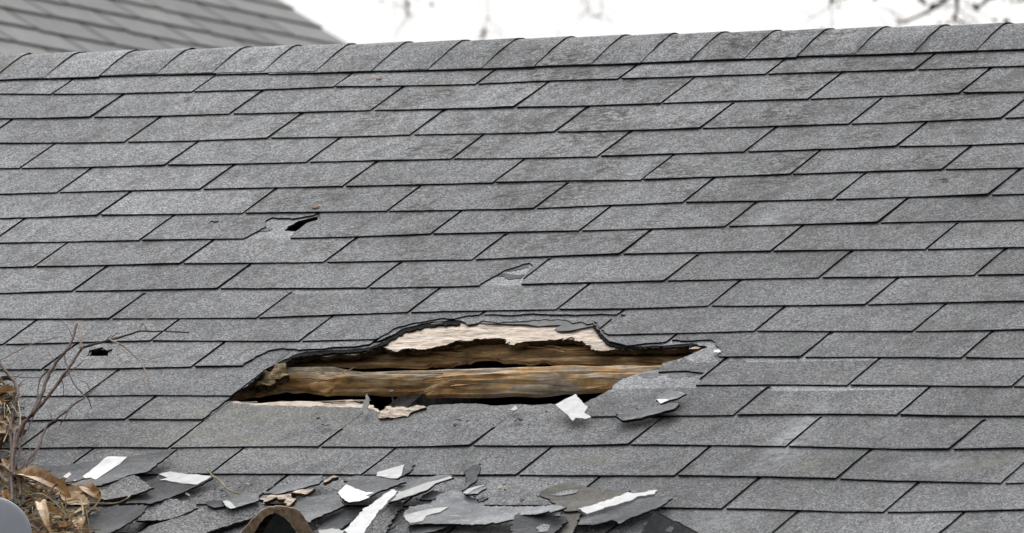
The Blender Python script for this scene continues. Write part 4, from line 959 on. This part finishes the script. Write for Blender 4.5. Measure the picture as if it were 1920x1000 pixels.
# bare shrub
shrub = empty('bare_shrub', tuple(pt(30, 930, .01)))
tag(shrub, 'bare reddish-brown twiggy shrub leaning right over the leaf heap', 'shrub')
STEMS = [
 ([(18, 935, .03), (22, 880, .05), (30, 830, .06), (44, 796, .07), (66, 772, .075), (90, 744, .08), (112, 714, .085), (128, 692, .09), (152, 656, .09), (170, 648, .09), (208, 637, .09), (240, 628, .09), (262, 622, .085), (308, 621, .07), (356, 624, .06)], .0042, .0012, 'twig'),
 ([(62, 780, .075), (76, 744, .082), (86, 718, .085), (94, 698, .09), (108, 676, .095), (124, 658, .1), (136, 634, .1), (144, 607, .1)], .0032, .0022, 'twig'),
 ([(144, 607, .1), (148, 610, .1), (151, 634, .1), (153, 655, .092)], .0022, .0026, 'twig_pale'),
 ([(208, 637, .09), (222, 645, .088), (240, 657, .08), (264, 679, .07), (276, 705, .06), (281, 730, .05)], .0020, .0008, 'twig_pale'),
 ([(222, 645, .088), (220, 667, .085)], .0015, .0008, 'twig_pale'),
 ([(262, 622, .085), (270, 602, .09), (292, 584, .09)], .0013, .0008, 'twig_pale'),
 ([(40, 905, .05), (46, 870, .06), (54, 862, .06), (72, 840, .06), (86, 802, .06), (108, 784, .06), (130, 766, .06), (162, 742, .06), (180, 728, .05), (200, 708, .05)], .0026, .0010, 'twig'),
 ([(30, 880, .05), (38, 830, .06), (49, 790, .065), (68, 756, .07), (74, 714, .075), (96, 692, .09)], .0017, .0012, 'twig'),
 ([(-25, 640, .06), (0, 682, .06), (18, 706, .06), (33, 730, .06), (30, 752, .06), (24, 780, .05), (20, 800, .05), (22, 850, .05), (28, 905, .05)], .0030, .0030, 'twig'),
 ([(-20, 690, .05), (0, 677, .05), (40, 654, .05), (80, 640, .05), (116, 631, .045)], .0011, .0007, 'twig_pale'),
 ([(128, 692, .09), (122, 676, .09), (120, 662, .09), (124, 655, .1)], .0014, .001, 'twig'),
 ([(128, 692, .09), (133, 710, .085), (142, 724, .08), (152, 738, .07)], .0013, .0008, 'twig'),
 ([(112, 714, .085), (140, 692, .08), (160, 674, .075)], .0013, .0008, 'twig'),
 ([(115, 712, .085), (118, 725, .08), (119, 742, .07)], .0010, .0007, 'twig'),
 ([(120, 772, .06), (128, 766, .06), (136, 755, .06)], .0014, .0008, 'twig'),
 ([(128, 768, .06), (122, 786, .06), (112, 798, .05)], .0012, .0008, 'twig'),
 ([(164, 742, .06), (168, 756, .05), (172, 768, .04)], .0010, .0007, 'twig'),
 ([(38, 936, .06), (40, 896, .06), (53, 864, .062), (72, 838, .06), (78, 815, .06)], .0026, .0016, 'twig'),
 ([(22, 945, .06), (22, 905, .06), (24, 848, .06), (30, 800, .06)], .0032, .0020, 'twig'),
 ([(0, 872, .06), (20, 884, .065), (40, 900, .065), (70, 918, .06)], .0022, .0012, 'twig'),
 ([(70, 948, .06), (90, 928, .065), (104, 910, .065), (130, 905, .06), (160, 898, .05)], .0016, .001, 'twig'),
 ([(-10, 848, .06), (10, 846, .06), (22, 851, .06)], .0016, .0016, 'twig_pale'),
 ([(0, 708, .05), (40, 708, .05), (76, 709, .05)], .0008, .0006, 'twig'),
 ([(34, 748, .06), (44, 738, .06), (48, 722, .06)], .0016, .0010, 'twig_pale'),
 ([(40, 806, .06), (38, 780, .06), (34, 752, .06)], .0013, .0010, 'straw'),
 ([(52, 806, .06), (58, 792, .06), (64, 776, .065)], .0012, .0010, 'twig'),
]
for pts, ra, rb, m in STEMS:
    path = smooth_path([pt(*q) for q in pts], 4); n = len(path)
    path = [p + Vector((noise.noise(p * 60), noise.noise(p * 60 + Vector((5, 0, 0))), noise.noise(p * 60 + Vector((0, 9, 0))))) * .0022 for p in path]
    v, fc = tube(path, [ra + (rb - ra) * i / (n - 1) for i in range(n)], 6)
    mesh_obj('stem' if ra > .0024 else 'twig', v, fc, [M[m]], None, shrub, smooth=True)
rng = random.Random(15)
for pts, ra, rb, m in STEMS:
    if ra < .0024 or m != 'twig': continue
    for q in range(4):
        f_ = rng.uniform(.25, .9); p = on(pts, f_); side = rng.choice((-1, 1)); L = rng.uniform(14, 42)
        e1 = (p[0] + side * L * .3 + 4, p[1] - L * .45, p[2]); e2 = (e1[0] + side * L * .35, e1[1] - L * rng.uniform(-.2, .6), p[2] - .01)
        v, fc = tube(smooth_path([pt(*p), pt(*e1), pt(*e2)], 4), [.0011 - .0006 * i / 8 for i in range(9)], 5)
        mesh_obj('twig', v, fc, [M['twig']], None, shrub, smooth=True)
# rounded metal cap in the corner
c0 = pt(-14, 1004, .085); nrm = (Vector(loc) - c0).normalized(); nrm = (nrm + Vector((.15, 0, .25))).normalized()
ax1 = nrm.cross(Vector((0, 0, 1))).normalized(); ax2 = ax1.cross(nrm)
V = []; F = []; R0 = .068
prof = [(0, .006), (.3, .0056), (.6, .0045), (.85, .0022), (.97, 0), (1.0, -.003), (1.0, -.014), (.95, -.016)]
NS = 48
for (r, z) in prof:
    for i in range(NS):
        a = 2 * math.pi * i / NS; V.append(c0 + ax1 * (R0 * r * math.cos(a)) + ax2 * (R0 * r * math.sin(a)) + nrm * z)
for j in range(len(prof) - 1):
    for i in range(NS): F.append((j * NS + i, (j + 1) * NS + i, (j + 1) * NS + (i + 1) % NS, j * NS + (i + 1) % NS))
F.append(tuple(range((len(prof) - 1) * NS, len(prof) * NS)))
cap = mesh_obj('metal_cap', V, F, [M['metal']], None, None, tuple(c0 - nrm * .016), smooth=True)
tag(cap, 'pale blue-grey rounded metal cap cut off by the bottom left corner', 'metal cap')
